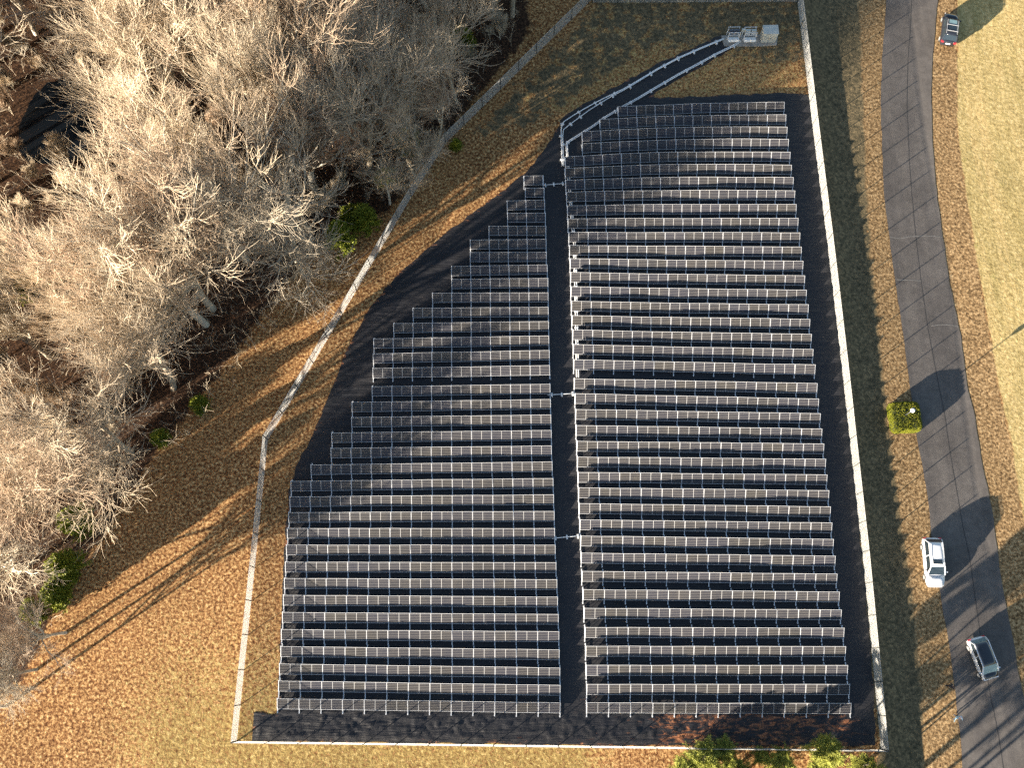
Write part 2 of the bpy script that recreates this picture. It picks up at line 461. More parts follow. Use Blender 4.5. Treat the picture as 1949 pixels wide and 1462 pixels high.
def soft(poly_px, s):
    return lambda x, y: np.clip(0.5 + inside_sd(x, y, wpoly(poly_px)) / s, 0, 1)
def set_attr(me, name, val):
    a = me.attributes.new(name, 'FLOAT', 'POINT'); a.data.foreach_set("value", np.ascontiguousarray(val, dtype=np.float32))
ROAD_L = [(1689, -60), (1687, 3), (1679, 99), (1676, 195), (1679, 286), (1683, 380), (1694.6, 472), (1706, 555), (1722, 659), (1731, 734), (1745, 834), (1755.7, 886), (1766, 954), (1771, 1006), (1782, 1085), (1794.7, 1168), (1805, 1217), (1815.5, 1298), (1828.5, 1417), (1832, 1500), (1838, 1600)]
ROAD_R = [(1790, -60), (1784, 3), (1774, 117), (1772, 195), (1776.5, 299), (1784, 380), (1794.6, 451), (1807.7, 542), (1828.5, 640.6), (1841, 740), (1854, 787.6), (1870, 889), (1888, 967), (1896, 1032), (1905, 1100), (1914, 1147), (1927, 1212), (1937.6, 1277), (1948, 1329), (1975, 1430), (1995, 1500), (2025, 1600)]
VERGE_R = [(1822, -60), (1822, 60), (1823, 130), (1823, 250), (1839, 364), (1859, 490), (1875, 581), (1890.6, 666), (1901, 734), (1927, 850), (1942.6, 954), (1965, 1060), (2000, 1250), (2060, 1600)]
lawn_px = VERGE_R + [(2600, 1600), (2500, -60)]
set_attr(g_me, 'lawn', soft(lawn_px, 0.9)(gx, gy))
verge_px = [(1628, -60), (1638, 60), (1642, 200), (1652, 420), (1672, 640), (1695, 850), (1715, 1000), (1735, 1130), (1752, 1300), (1762, 1600)] + VERGE_R[::-1]
set_attr(g_me, 'verge', soft(verge_px, 1.5)(gx, gy))
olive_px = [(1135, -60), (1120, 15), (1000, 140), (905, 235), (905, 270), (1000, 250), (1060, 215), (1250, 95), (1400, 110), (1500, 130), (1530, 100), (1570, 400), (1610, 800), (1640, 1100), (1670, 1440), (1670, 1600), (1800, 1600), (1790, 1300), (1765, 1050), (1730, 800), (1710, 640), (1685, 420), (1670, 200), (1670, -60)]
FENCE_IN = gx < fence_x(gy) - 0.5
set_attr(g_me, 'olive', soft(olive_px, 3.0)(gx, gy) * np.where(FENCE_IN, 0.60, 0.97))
px_, py_ = project(gx, gy, Z.ravel())
gr = np.clip((py_ - 930) / 480, 0, 1) * np.clip((px_ - 30) / 300, 0.15, 1) * np.clip((1250 - px_) / 150, 0, 1)
gr = gr * 0.62
top_f = soft([(1135, -60), (1110, 20), (960, 200), (1060, 235), (1300, 200), (1545, 190), (1515, -60)], 3.0)(gx, gy) * 0.42
set_attr(g_me, 'grass', np.maximum(gr, top_f))
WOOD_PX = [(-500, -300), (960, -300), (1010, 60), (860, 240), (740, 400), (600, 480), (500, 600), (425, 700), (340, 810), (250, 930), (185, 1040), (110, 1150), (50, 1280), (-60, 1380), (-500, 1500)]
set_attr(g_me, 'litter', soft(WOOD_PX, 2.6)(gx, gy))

# black ground fabric under the array, with wrinkles
MAT_PX = [(480, 1412), (483, 1357), (526, 1360), (527, 1330), (535, 1200), (544, 1000), (551, 935), (562, 890), (590, 840), (610, 790), (630, 740), (655, 680), (700, 590), (760, 520), (840, 450), (920, 390), (1000, 330), (1040, 280), (1064, 240), (1066, 228), (1100, 205), (1150, 176), (1260, 117), (1330, 86), (1372, 66), (1394, 92), (1300, 146), (1232, 186), (1300, 184), (1400, 180), (1490, 177), (1538, 180), (1549, 215), (1563, 330), (1578, 430), (1592, 540), (1605, 680), (1618, 830), (1631, 960), (1640, 1050), (1652, 1180), (1661, 1290), (1666, 1420), (1400, 1421), (1000, 1418), (700, 1414)]
mat_w = ragged(wpoly(MAT_PX), 0.7, 0.12)
def mat_h(x, y, s):
    pxx, pyy = project(x, y, np.zeros_like(x))
    k = np.clip(s / 0.6, 0, 1)
    front = np.clip((pyy - 1352) / 15, 0, 1)
    west = np.clip((1000 - pxx) / 250, 0.15, 1)
    r = np.abs(vnoise(x * 0.55 + y * 0.25 + 50, y * 4.2 + vnoise(x * .7, y * .7) * 3 + 60) - 0.5) * 2
    r2 = np.abs(vnoise(x * 1.3 + y * 1.1 + 9, y * 2.6 - x * 1.2 + 19) - 0.5) * 2
    h = (1 - r) ** 3 * 0.07 * west + front * (1 - r2) ** 5 * 0.13
    h += 0.02 * vnoise(x * 0.5, y * 0.5)
    return h * k
def drift_f(x, y):
    pxx, pyy = project(x, y, np.zeros_like(x))
    a = np.clip((pyy - 1350) / 12, 0, 1) * np.clip((pxx - 1205) / 60, 0, 1) * np.clip((1670 - pxx) / 60, 0, 1)
    b = 0.42 * np.clip((pyy - 1140) / 180, 0, 1) * np.clip((pxx - 1060) / 60, 0, 1) * np.clip((1640 - pxx) / 200, 0, 1)
    e = np.clip(1 - inside_sd(x, y, mat_w) / 0.9, 0, 1) * 0.75 * np.clip((1650 - pxx) / 200, 0.55, 1)
    return np.maximum(np.maximum(a, b), e)
drape('weed_mat', mat_w, 0.2, 0.03, M['fabric'], mat_h, {'drift': drift_f})

# seams of the fabric strips (overlap lines)
# road with seam and cracks
road_w = ragged(wpoly(ROAD_L + ROAD_R[::-1]), 1.0, 0.05)
drape('road', road_w, 0.5, 0.03, M['asphalt'])
def ribbon(name, pts_px, w, dz, mat, jitter=0.0, step=0.5, **props):
    P3 = [G(a, b) for a, b in pts_px]
    dense = []
    for a, b in zip(P3[:-1], P3[1:]):
        k = max(1, int((b - a).length / step))
        for j in range(k): dense.append(a.lerp(b, j / k))
    dense.append(P3[-1])
    V = []; n = len(dense)
    for i, q in enumerate(dense):
        d = dense[min(i + 1, n - 1)] - dense[max(i - 1, 0)]
        nr = Vector((-d.y, d.x, 0)).normalized()
        q = q + nr * (rng.random() - 0.5) * jitter
        for s_ in (-1, 1):
            v = q + nr * w * 0.5 * s_ * (0.6 + 0.8 * rng.random())
            V.append((v.x, v.y, float(terrain(v.x, v.y)) + dz))
    F = [(2 * i, 2 * i + 2, 2 * i + 3, 2 * i + 1) for i in range(n - 1)]
    me = bpy.data.meshes.new(name); me.from_pydata(V, [], F); me.materials.append(mat); me.update()
    return obj(name, me, kind='structure', **props)
SEAM = [(1736, -20), (1732, 60), (1728, 110), (1726, 200), (1730, 300), (1736, 380), (1743, 451), (1752, 530), (1765, 620), (1780, 700), (1798, 790), (1806, 850), (1818, 920), (1832, 1000), (1845, 1060), (1856, 1140), (1868, 1230), (1884, 1320), (1900, 1400), (1915, 1500)]
ribbon('road_seam', SEAM, 0.07, 0.036, M['seam'], 0.03)
for pts in ([(1694, 452), (1715, 454), (1735, 450), (1760, 449), (1793, 451)], [(1704, 532), (1725, 534), (1752, 534)], [(1772, 621), (1790, 618), (1806, 618), (1824, 622)]):
    ribbon('road_crack', pts, 0.09, 0.038, M['crack'], 0.06, 0.4)

# near-black sheet laid over the wood floor
dark_patch = wpoly([(30, 300), (36, 235), (58, 185), (100, 150), (150, 148), (190, 190), (196, 245), (168, 295), (105, 318)])
for _ in range(3):
    dark_patch = [tuple(np.array(a_) * w1 + np.array(b2) * (1 - w1)) for a_, b2 in zip(dark_patch, dark_patch[1:] + dark_patch[:1]) for w1 in (.75, .25)]
drape('dark_patch', ragged(dark_patch, 0.5, 0.25), 0.4, 0.02, M['near_black'])

# ------------------------------------------------------------------ solar rows
TILT = R(25.0); ML, MW = 2.055, 1.04
HL = 0.34
def module_mesh():
    b = MB(); x, y, t, e = ML / 2, MW, 0.035, 0.024
    # frame: outer ring top + walls + back
    V = [(-x, 0, 0), (x, 0, 0), (x, y, 0), (-x, y, 0), (-x, 0, t), (x, 0, t), (x, y, t), (-x, y, t),
         (-x + e, e, t), (x - e, e, t), (x - e, y - e, t), (-x + e, y - e, t),
         (-x + e, e, t - .004), (x - e, e, t - .004), (x - e, y - e, t - .004), (-x + e, y - e, t - .004)]
    F = [(3, 2, 1, 0), (0, 1, 5, 4), (1, 2, 6, 5), (2, 3, 7, 6), (3, 0, 4, 7), (4, 5, 9, 8), (5, 6, 10, 9), (6, 7, 11, 10), (7, 4, 8, 11),
         (8, 9, 13, 12), (9, 10, 14, 13), (10, 11, 15, 14), (11, 8, 12, 15)]
    b.add(V, F, 0); b.add([V[i] for i in (12, 13, 14, 15)], [(0, 1, 2, 3)], 1)
    me = b.mesh('solar_panel', ['frame', 'cells'])
    uvl = me.uv_layers.new(name="UVMap")
    last = me.polygons[len(me.polygons) - 1]
    for li, c in zip(last.loop_indices, ((0, 0), (1, 0), (1, 1), (0, 1))): uvl.data[li].uv = c
    return me
mod_me = module_mesh()
def frame_mesh(TILT):
    b = MB(); top = Vector((0, MW * .97 * math.cos(TILT), MW * .97 * math.sin(TILT)))
    z0 = -HL
    b.bar((0, -0.40, z0 + .12), (0, 1.22, z0 + .12), .075, .05)                 # ground rail
    b.bar((0, -0.03, -0.045), (0, top.y + .05, top.z - .028), .06, .045)         # rafter
    b.bar((0, 0.05, z0 + .07), (0, 0.05, -.04), .045)                            # front leg
    b.bar((0, top.y - .03, z0 + .07), (0, top.y - .03, top.z - .07), .045)        # rear leg
    b.bar((0, top.y * .45, z0 + .07), (0, top.y - .06, top.z - .16), .03)         # brace
    b.box((0, -0.30, z0 + .04), (.10, .12, .11)); b.box((0, 1.12, z0 + .04), (.10, .12, .11))
    return b.mesh('support_frame', ['galv'])
frm_r = frame_mesh(TILT); frm_l = frame_mesh(R(20.5))

RIGHT = [  # (left x, left y, right x, right y) of the top edge, number of modules
 (1176.5, 202.7, 1492.7, 193.6, 9), (1142, 226.6, 1495.8, 217.8, 10), (1108.4, 250, 1497.9, 241.2, 11), (1108.6, 272.9, 1500.5, 264.6, 11),
 (1076, 298.3, 1503.6, 289.2, 12), (1076, 320.4, 1506.4, 313.7, 12), (1077, 343, 1509.6, 337.8, 12), (1078.7, 365.7, 1512.7, 363, 12),
 (1080.3, 391.2, 1515.5, 389.1, 12), (1081.3, 416.4, 1518.9, 415.6, 12), (1082.9, 441.9, 1522.8, 442.9, 12), (1084.2, 466.8, 1525.7, 469.9, 12),
 (1085.5, 491.8, 1528.5, 497.2, 12), (1086.3, 518.5, 1532.2, 524.5, 12), (1087, 545.3, 1535.5, 551.8, 12), (1088, 573.1, 1538.7, 579.9, 12),
 (1089, 600.4, 1542, 607.4, 12), (1090.4, 627.7, 1544.9, 636, 12), (1091.5, 655.5, 1548, 664.8, 12), (1092.5, 684.3, 1551.7, 694.5, 12),
 (1093.5, 720.4, 1555.5, 730, 12), (1095, 749.4, 1558.9, 759, 12), (1096, 779.3, 1562, 787, 12), (1097, 809.7, 1564.9, 816.2, 12),
 (1098.2, 839.8, 1568.5, 845, 12), (1099.3, 869.9, 1571.7, 874.1, 12), (1100.6, 899.3, 1574.5, 904, 12), (1101.6, 928.7, 1577.9, 933.9, 12),
 (1102.7, 958.6, 1581, 964.8, 12), (1104, 989.5, 1583.6, 995.5, 12), (1105.5, 1020.2, 1586.7, 1026.6, 12), (1106.6, 1052.6, 1590.1, 1058.6, 12),
 (1107.9, 1087.5, 1593.5, 1092.7, 12), (1110, 1122.3, 1597.6, 1127, 12), (1112, 1157.9, 1601.8, 1161, 12), (1113.6, 1194.3, 1606.5, 1195.8, 12),
 (1115, 1230.1, 1610.1, 1230.9, 12), (1116, 1266.5, 1613.7, 1266.8, 12), (1117, 1302.9, 1617.4, 1302.9, 12), (1117, 1338, 1620.5, 1339.3, 12)]
LEFT = [
 (997, 334.5, 1033.8, 334, 1), (1000, 357.5, 1035.6, 357.4, 1), (965.2, 381.6, 1036.6, 380.3, 2), (966, 405.2, 1038.2, 405.2, 2),
 (930.6, 430.2, 1039, 430.2, 3), (895, 456.4, 1039.4, 455, 4), (895, 480.3, 1039.8, 479.8, 4), (859.1, 506.8, 1041.6, 503.7, 5),
 (859.7, 531.5, 1042.9, 529.7, 5), (823, 558, 1043.4, 556.7, 6), (785.9, 586.6, 1043.7, 584.3, 7), (749, 615.5, 1044.2, 611.6, 8),
 (711, 644.6, 1044.7, 638.9, 9), (710, 673.1, 1045.5, 666.7, 9), (709.5, 701, 1046.3, 695.3, 9), (707.9, 735.8, 1047, 730.9, 9),
 (669.7, 765.5, 1047.8, 760, 10), (668.9, 794.3, 1048.6, 789.6, 10), (631.2, 824, 1049.4, 819, 11), (629.7, 853.3, 1049.7, 848.6, 11),
 (591.5, 884.8, 1051, 879, 12), (553.3, 916.2, 1052.8, 910.5, 13), (551.5, 945.6, 1053.8, 941.7, 13), (549.4, 975.7, 1055, 973.4, 13),
 (546.8, 1005.9, 1055.9, 1005.9, 13), (545, 1037.6, 1057, 1037.6, 13), (542.9, 1070.1, 1058.5, 1070.9, 13), (541, 1101, 1060.3, 1103.3, 13),
 (539, 1132.9, 1061.6, 1136.6, 13), (537.2, 1165.7, 1062.9, 1169.6, 13), (535, 1198.4, 1064, 1202.6, 13), (534.3, 1230.9, 1064.7, 1237.2, 13),
 (531.7, 1263.9, 1066, 1271.7, 13), (529.9, 1296.4, 1066.3, 1304.7, 13), (527.5, 1330.2, 1066.3, 1338.3, 13)]
ORD = ['topmost', 'second', 'third', 'fourth', 'fifth', 'sixth', 'seventh', 'eighth', 'ninth', 'tenth', 'eleventh', 'twelfth', 'thirteenth', 'fourteenth', 'fifteenth', 'sixteenth', 'seventeenth', 'eighteenth', 'nineteenth', 'twentieth']
NUM = ['zero', 'one', 'two', 'three', 'four', 'five', 'six', 'seven', 'eight', 'nine', 'ten', 'eleven', 'twelve', 'thirteen']
TOPH = HL + MW * math.sin(TILT) + 0.03
pitches = []
TILT_LEFT = R(20.5)
def solar_row(k, total, side, lx, ly, rx, ry, n, bulge):
    tilt = TILT if side == 'right' else TILT_LEFT
    toph = TOPH if side == 'right' else TOPH - .08
    a = G(lx, ly, toph); b = G(rx, ry, toph)
    L = math.hypot(b.x - a.x, b.y - a.y); pit = L / n; pitches.append(pit)
    if k < total // 2:
        w = ('topmost' if k == 0 else ORD[k] + ' from the top')
    else:
        j = total - 1 - k; w = ('bottom' if j == 0 else ORD[j] + ' from the bottom')
    lab = f"{side} block row of {NUM[n]} tilted solar panel{'s' if n > 1 else ''}, {w if w in ('topmost', 'bottom') else 'the ' + w}"
    org = Vector((a.x, a.y, float(terrain(a.x, a.y))))
    root = thing('solar_panel_row', lab, 'solar panels', org, 0.0, f"solar panel rows of the {side} block")
    dirv = Vector((b.x - a.x, b.y - a.y, 0)).normalized(); nrm = Vector((-dirv.y, dirv.x, 0))
    pts = []
    for i in range(n + 1):
        t = i / n
        q = a.lerp(b, t) + nrm * (bulge * 4 * t * (1 - t) + (0.0 if i in (0, n) else (rng.random() - 0.5) * 0.03))
        lowx = q.x - nrm.x * MW * math.cos(TILT); lowy = q.y - nrm.y * MW * math.cos(TILT)
        amp = 0.10 if side == 'right' else 0.05
        zz = float(terrain(lowx, lowy)) + (vnoise(np.array(lowx * 0.23 + 40), np.array(lowy * 0.8 + 11)) - 0.25) * amp * 1.6
        pts.append(Vector((lowx, lowy, float(zz) + HL)))
    for i in range(n + 1):
        q = pts[i]; d = pts[min(i + 1, n)] - pts[max(i - 1, 0)]
        o = obj('support_frame', frm_r if side == 'right' else frm_l, root, q - org, (0, 0, math.atan2(d.y, d.x)))
        if i < n:
            d = pts[i + 1] - pts[i]; mid = (pts[i] + pts[i + 1]) / 2
            X_ = d.normalized(); up = Vector((0, 0, 1)); Yh = up.cross(X_).normalized()
            tl_ = tilt + R(rng.normal() * .6)
            Yv = (Yh * math.cos(tl_) + X_.cross(Yh) * math.sin(tl_)).normalized()
            Z_ = X_.cross(Yv)
            mt_ = Matrix((X_, Yv, Z_)).transposed().to_4x4(); mt_.translation = mid - org
            sc = min(1.0, max(0.9, (d.length - 0.018) / ML))
            o = obj('solar_panel', mod_me, root); o.matrix_local = mt_ @ Matrix.Diagonal((sc, 1 if side == 'right' else .965, 1, 1))
bul = [0.10, .16, .22, .24, .26, .24, .18, .12, .07, .03]
for k, rr in enumerate(RIGHT):
    solar_row(k, len(RIGHT), 'right', *rr, bul[k] if k < len(bul) else 0.0)
for k, rr in enumerate(LEFT):
    solar_row(k, len(LEFT), 'left', *rr, 0.0)
print('module pitch', min(pitches), max(pitches), sum(pitches) / len(pitches))

# ------------------------------------------------------------------ chain link fence
FH = 2.05
def mesh_panel(L, h):
    """woven diagonal wires of one bay, along +X"""
    rad = 0.0038; sp = 0.054
    P = []
    for s_ in (1, -1):
        x0 = np.arange(-h, L, sp) if s_ > 0 else np.arange(0, L + h, sp)
        for x in x0:
            # line (x,0)->(x+s*h,h) clipped to 0..L
            xa, xb = x, x + s_ * h
            t0, t1 = 0.0, 1.0
            lo, hi = (0 - xa) / (xb - xa), (L - xa) / (xb - xa)
            if lo > hi: lo, hi = hi, lo
            t0, t1 = max(t0, lo), min(t1, hi)
            if t1 - t0 < 0.02: continue
            P.append([[xa + (xb - xa) * t, 0.004 * s_, 0.03 + h * t] for t in (t0, t1)])
    P = np.array(P)
    V, F = tubes(P, np.full(P.shape[:2], rad), 3)
    return np_mesh('mesh_panel', V, [F], [M['mesh']])
pm = MB(); pm.tube([(0, 0, -0.1), (0, 0, FH + .04)], 0.045, 6); post_me = pm.mesh('post', ['post'])
def fence(label, pts_px, spacing, posts=True):
    P3 = [G(a, b) for a, b in pts_px]
    root = thing('chain_link_fence', label, 'fence', P3[0])
    for a, b in zip(P3[:-1], P3[1:]):
        L = math.hypot(b.x - a.x, b.y - a.y); n = max(1, round(L / spacing)); s_ = L / n
        me = mesh_panel(s_, FH - 0.04)
        ang = math.atan2(b.y - a.y, b.x - a.x)
        rail = MB(); rail.tube([(0, 0, FH), (s_, 0, FH)], 0.016, 5); rme = rail.mesh('top_rail', ['mesh'])
        for i in range(n):
            q = a.lerp(b, i / n); q2 = a.lerp(b, (i + 1) / n)
            z1 = float(terrain(q.x, q.y)); z2 = float(terrain(q2.x, q2.y)); pit = -math.atan2(z2 - z1, s_)
            loc = Vector((q.x, q.y, z1)) - P3[0]
            obj('post', post_me, root, loc)
            obj('mesh_panel', me, root, loc, (0, pit, ang))
            obj('top_rail', rme, root, loc, (0, pit, ang))
    q = P3[-1]; obj('post', post_me, root, Vector((q.x, q.y, float(terrain(q.x, q.y)))) - P3[0])
fence('long chain-link fence on the left, kinked twice between wood and solar array', [(451, 1411), (510, 838), (783, 375), (848, 273), (1120, 5), (1170, -44)], 3.05)
fence('straight chain-link fence on the right beside the shaded grass strip', [(1676.5, 1427), (1641, 1052), (1606, 734), (1574, 459), (1541, 195), (1518, 5), (1513, -40)], 3.05)
fence('low-looking chain-link fence along the bottom edge of the array', [(452.5, 1412), (1675, 1428)], 3.05)
fence('chain-link fence crossing the top of the picture above the dry grass', [(1127, 4), (1517, 3)], 3.05)

# ------------------------------------------------------------------ conduits
def catm(pts, step=0.5):
    out = []
    for a, b in zip(pts[:-1], pts[1:]):
        k = max(1, int((b - a).length / step))
        for j in range(k): out.append(a.lerp(b, j / k))
    out.append(pts[-1]); return out
blk = MB(); blk.box((0, 0, .07), (.42, .16, .14)); blk.box((0, 0, .20), (.30, .10, .04)); blk.box((.12, 0, .24), (.03, .12, .10)); blk.box((-.12, 0, .24), (.03, .12, .10))
blk_me = blk.mesh('support_block', ['block'])
def conduit(label, pts_px, pipes=2, gap=0.10, rad=0.042, spacing=2.25, blocks=None, h=0.26, group='white conduit runs over the ground fabric'):
    P3 = [G(a, b, h) for a, b in pts_px]
    root = thing('cable_conduit', label, 'conduit', (P3[0].x, P3[0].y, P3[0].z - h), group=group)
    org = Vector((P3[0].x, P3[0].y, P3[0].z - h))
    D = catm(P3, 0.8)
    for j in range(pipes):
        off = (j - (pipes - 1) / 2) * gap
        Q = []
        for i, q in enumerate(D):
            d = D[min(i + 1, len(D) - 1)] - D[max(i - 1, 0)]; nr = Vector((-d.y, d.x, 0)).normalized()
            Q.append(q + nr * off - org)
        b = MB(); b.tube(Q, rad, 6); obj('pipe', b.mesh('pipe', ['white'], True), root)
    if blocks is not None:
        for (a, b_) in blocks:
            q = G(a, b_)
            d = min(range(len(D) - 1), key=lambda i: (D[i] - q).length); v = D[d + 1] - D[d]
            obj('support_block', blk_me, root, q - org, (0, 0, math.atan2(v.y, v.x) + math.pi / 2))
    else:
        acc = 0.6
        for i in range(len(D) - 1):
            L = (D[i + 1] - D[i]).length; acc += L
            if acc >= spacing:
                acc -= spacing; v = D[i + 1] - D[i]
                q = D[i]; q = Vector((q.x, q.y, float(terrain(q.x, q.y)) + .03))
                obj('support_block', blk_me, root, q - org, (0, 0, math.atan2(v.y, v.x) + math.pi / 2))
conduit('upper pair of white conduits curving from the equipment racks down to the array corner', [(1378, 72), (1335.5, 89.5), (1291, 108.9), (1252, 129.7), (1212, 154), (1186, 169), (1153.8, 184.3), (1133, 195), (1113.4, 205.7), (1090.8, 219.3), (1074, 230.4), (1070.2, 235), (1068.2, 246), (1067.8, 257.5), (1069, 290), (1070.3, 315)], 1, rad=0.055)
conduit('thin white conduit splitting from the upper run and ending beside the left corner', [(1378, 73.8), (1335.5, 91.2), (1291, 110.8), (1252, 131.5), (1212, 156), (1186, 171.5), (1166, 181.5), (1143.7, 195), (1122.9, 208), (1104.7, 221.3), (1086.3, 235), (1072.5, 246), (1071.1, 257.5), (1071.7, 290), (1073, 315)], 1, rad=0.05)
conduit('lower double white conduit from the racks to the first full row', [(1410, 77), (1397, 85.7), (1360, 103.7), (1335.5, 117.5), (1292.4, 140.5), (1252, 164), (1212, 188), (1189, 200.5), (1170.8, 211.5), (1150, 223.8), (1131.4, 237.8), (1113.4, 249.3), (1092.8, 262.4), (1080.5, 270), (1078.7, 275), (1079.8, 298)], 2, gap=0.15, rad=0.052)
conduit('double white conduit running under the left ends of the right block rows', [(1080, 299), (1083, 345), (1088.5, 411), (1094, 470), (1096.5, 560), (1098, 640), (1099.5, 718)], 2, gap=0.2, rad=0.05, spacing=1.64, h=0.2)
conduit('short white conduit link across the aisle, nearest the top', [(1034, 352.3), (1073, 348.6)], 1, rad=0.035, blocks=[(1038, 353), (1054, 351.5), (1071, 350)], group='short conduit links across the aisle')
conduit('short white conduit link across the middle of the aisle', [(1042, 752), (1050, 751.5), (1094, 748.6)], 1, rad=0.04, blocks=[(1050.5, 752), (1069, 751.5), (1090, 750)], group='short conduit links across the aisle')
conduit('short white conduit link across the aisle, nearest the bottom', [(1051, 1026), (1058, 1024.5), (1103, 1020)], 1, rad=0.04, blocks=[(1057.5, 1025), (1079, 1023), (1100, 1021.5)], group='short conduit links across the aisle')

# ------------------------------------------------------------------ electrical equipment
def G2(a, b): q = G(a, b); return q
pad = wpoly([(1372, 68), (1452, 66), (1480, 70), (1478, 86), (1445, 88), (1378, 88)])
b = MB(); n = len(pad); zt = 0.14
b.add([(x, y, -0.1) for x, y in pad] + [(x, y, zt) for x, y in pad], [tuple(range(n, 2 * n))[::-1] if False else tuple(range(n, 2 * n))] + [(i, (i + 1) % n, n + (i + 1) % n, n + i) for i in range(n)])
obj('concrete_pad', b.mesh('concrete_pad', ['concrete']), label='pale concrete pad under the racks and the cabinet', category='concrete pad')
q = G(1460, 74.0); 
cab = thing('transformer_cabinet', 'large pale grey steel cabinet standing right of the equipment racks', 'cabinet', (q.x, q.y, 0.14), 0.0)
b = MB(); b.box((0, 0, .85), (1.66, 1.12, 1.60)); obj('body', b.mesh('body', ['cabinet']), cab)
b = MB(); b.box((0, 0, 1.685), (1.74, 1.20, .06)); obj('lid', b.mesh('lid', ['cabinet']), cab)
b = MB(); b.box((0, 0, .025), (1.5, 1.0, .05)); obj('plinth', b.mesh('plinth', ['dark_metal']), cab)
for s_ in (-1, 1):
    b = MB(); b.box((s_ * .405, -.572, .84), (.79, .02, 1.5)); dd = obj('door', b.mesh('door', ['cabinet']), cab)
    b = MB(); b.box((s_ * .07, -.60, .85), (.03, .04, .18)); obj('handle', b.mesh('handle', ['dark_metal']), dd)
def rack(label, a, b_, w, n_inv, dark):
    q = G(a, b_)
    t = thing('equipment_rack', label, 'rack', (q.x, q.y, .14), 0.0, 'electrical equipment racks on the pad')
    for sx in (-1, 1):
        for sy in (-1, 1):
            bb = MB(); bb.bar((sx * w / 2, sy * .38, 0), (sx * w / 2, sy * .38, 1.45), .06); obj('upright', bb.mesh('upright', ['galv']), t)
    for z in (.5, 1.0, 1.42):
        bb = MB()
        for sy in (-1, 1): bb.bar((-w / 2 - .05, sy * .38, z), (w / 2 + .05, sy * .38, z + .001), .045)
        obj('crossbar', bb.mesh('crossbar', ['galv']), t)
    for i in range(n_inv):
        x = -w / 2 + w * (i + .5) / n_inv
        bb = MB(); bb.box((x, -.1, 1.2), (w / n_inv * .78, .30, .55), 0, Matrix.Rotation(R(-12), 3, 'X'))
        bb.box((x, -.27, 1.05), (w / n_inv * .5, .04, .12), 1)
        obj('inverter', bb.mesh('inverter', ['dark_metal' if dark else 'cabinet', 'frame']), t)
    bb = MB(); bb.box((0, -.62, .48), (w * .98, .46, .30), 0, Matrix.Rotation(R(-18), 3, 'X')); obj('junction_tray', bb.mesh('junction_tray', ['white']), t)
    bb = MB(); bb.tube([(w / 2, -.3, 0.05), (w / 2, -.35, .7), (w / 2 - .1, -.3, 1.1)], .03, 6); obj('riser_pipe', bb.mesh('riser_pipe', ['white']), t)
rack('left equipment rack with dark inverters above a white sloping tray', 1393, 72, 1.25, 3, True)
rack('right equipment rack with grey boxes above a white sloping tray', 1424, 72, 1.35, 2, False)
q = G(1410, 70)
t = thing('disconnect_box', 'small grey switch box on a post between the two racks', 'switch box', (q.x, q.y, .14))
b = MB(); b.box((0, 0, .6), (.06, .06, 1.2)); obj('post', b.mesh('post', ['galv']), t)
b = MB(); b.box((0, -.08, 1.25), (.42, .2, .5)); obj('box', b.mesh('box', ['cabinet']), t)

# ------------------------------------------------------------------ bare trees
def unit(v): return v / (np.linalg.norm(v, axis=-1, keepdims=True) + 1e-9)
def grow(org, dirs, length, K, wob, up, rs):
    N = len(org); P = np.empty((N, K, 3)); P[:, 0] = org; d = dirs.copy()
    D = np.empty((N, K, 3)); D[:, 0] = d
    for k in range(1, K):
        d = unit(d + rs.normal(size=(N, 3)) * wob + np.array([0, 0, up]))
        P[:, k] = P[:, k - 1] + d * (length / (K - 1))[:, None]; D[:, k] = d
    return P, D
def children(P, D, rad, per, t0, t1, ang, rs):
    N, K, _ = P.shape
    t = t0 + (t1 - t0) * (np.arange(per)[None] + rs.random((N, per))) / per
    f = t * (K - 1); i = np.clip(f.astype(int), 0, K - 2); fr = (f - i)[..., None]
    n_ = np.arange(N)[:, None]
    O = P[n_, i] * (1 - fr) + P[n_, i + 1] * fr
    d = D[n_, i]
    rr = rad[n_, i] * (1 - fr[..., 0]) + rad[n_, i + 1] * fr[..., 0]
    rnd = rs.normal(size=d.shape); perp = unit(rnd - (rnd * d).sum(-1, keepdims=True) * d)
    a = np.radians(rs.uniform(ang[0], ang[1], size=t.shape))[..., None]
    nd = unit(d * np.cos(a) + perp * np.sin(a))
    return O.reshape(-1, 3), nd.reshape(-1, 3), rr.reshape(-1), t.reshape(-1)

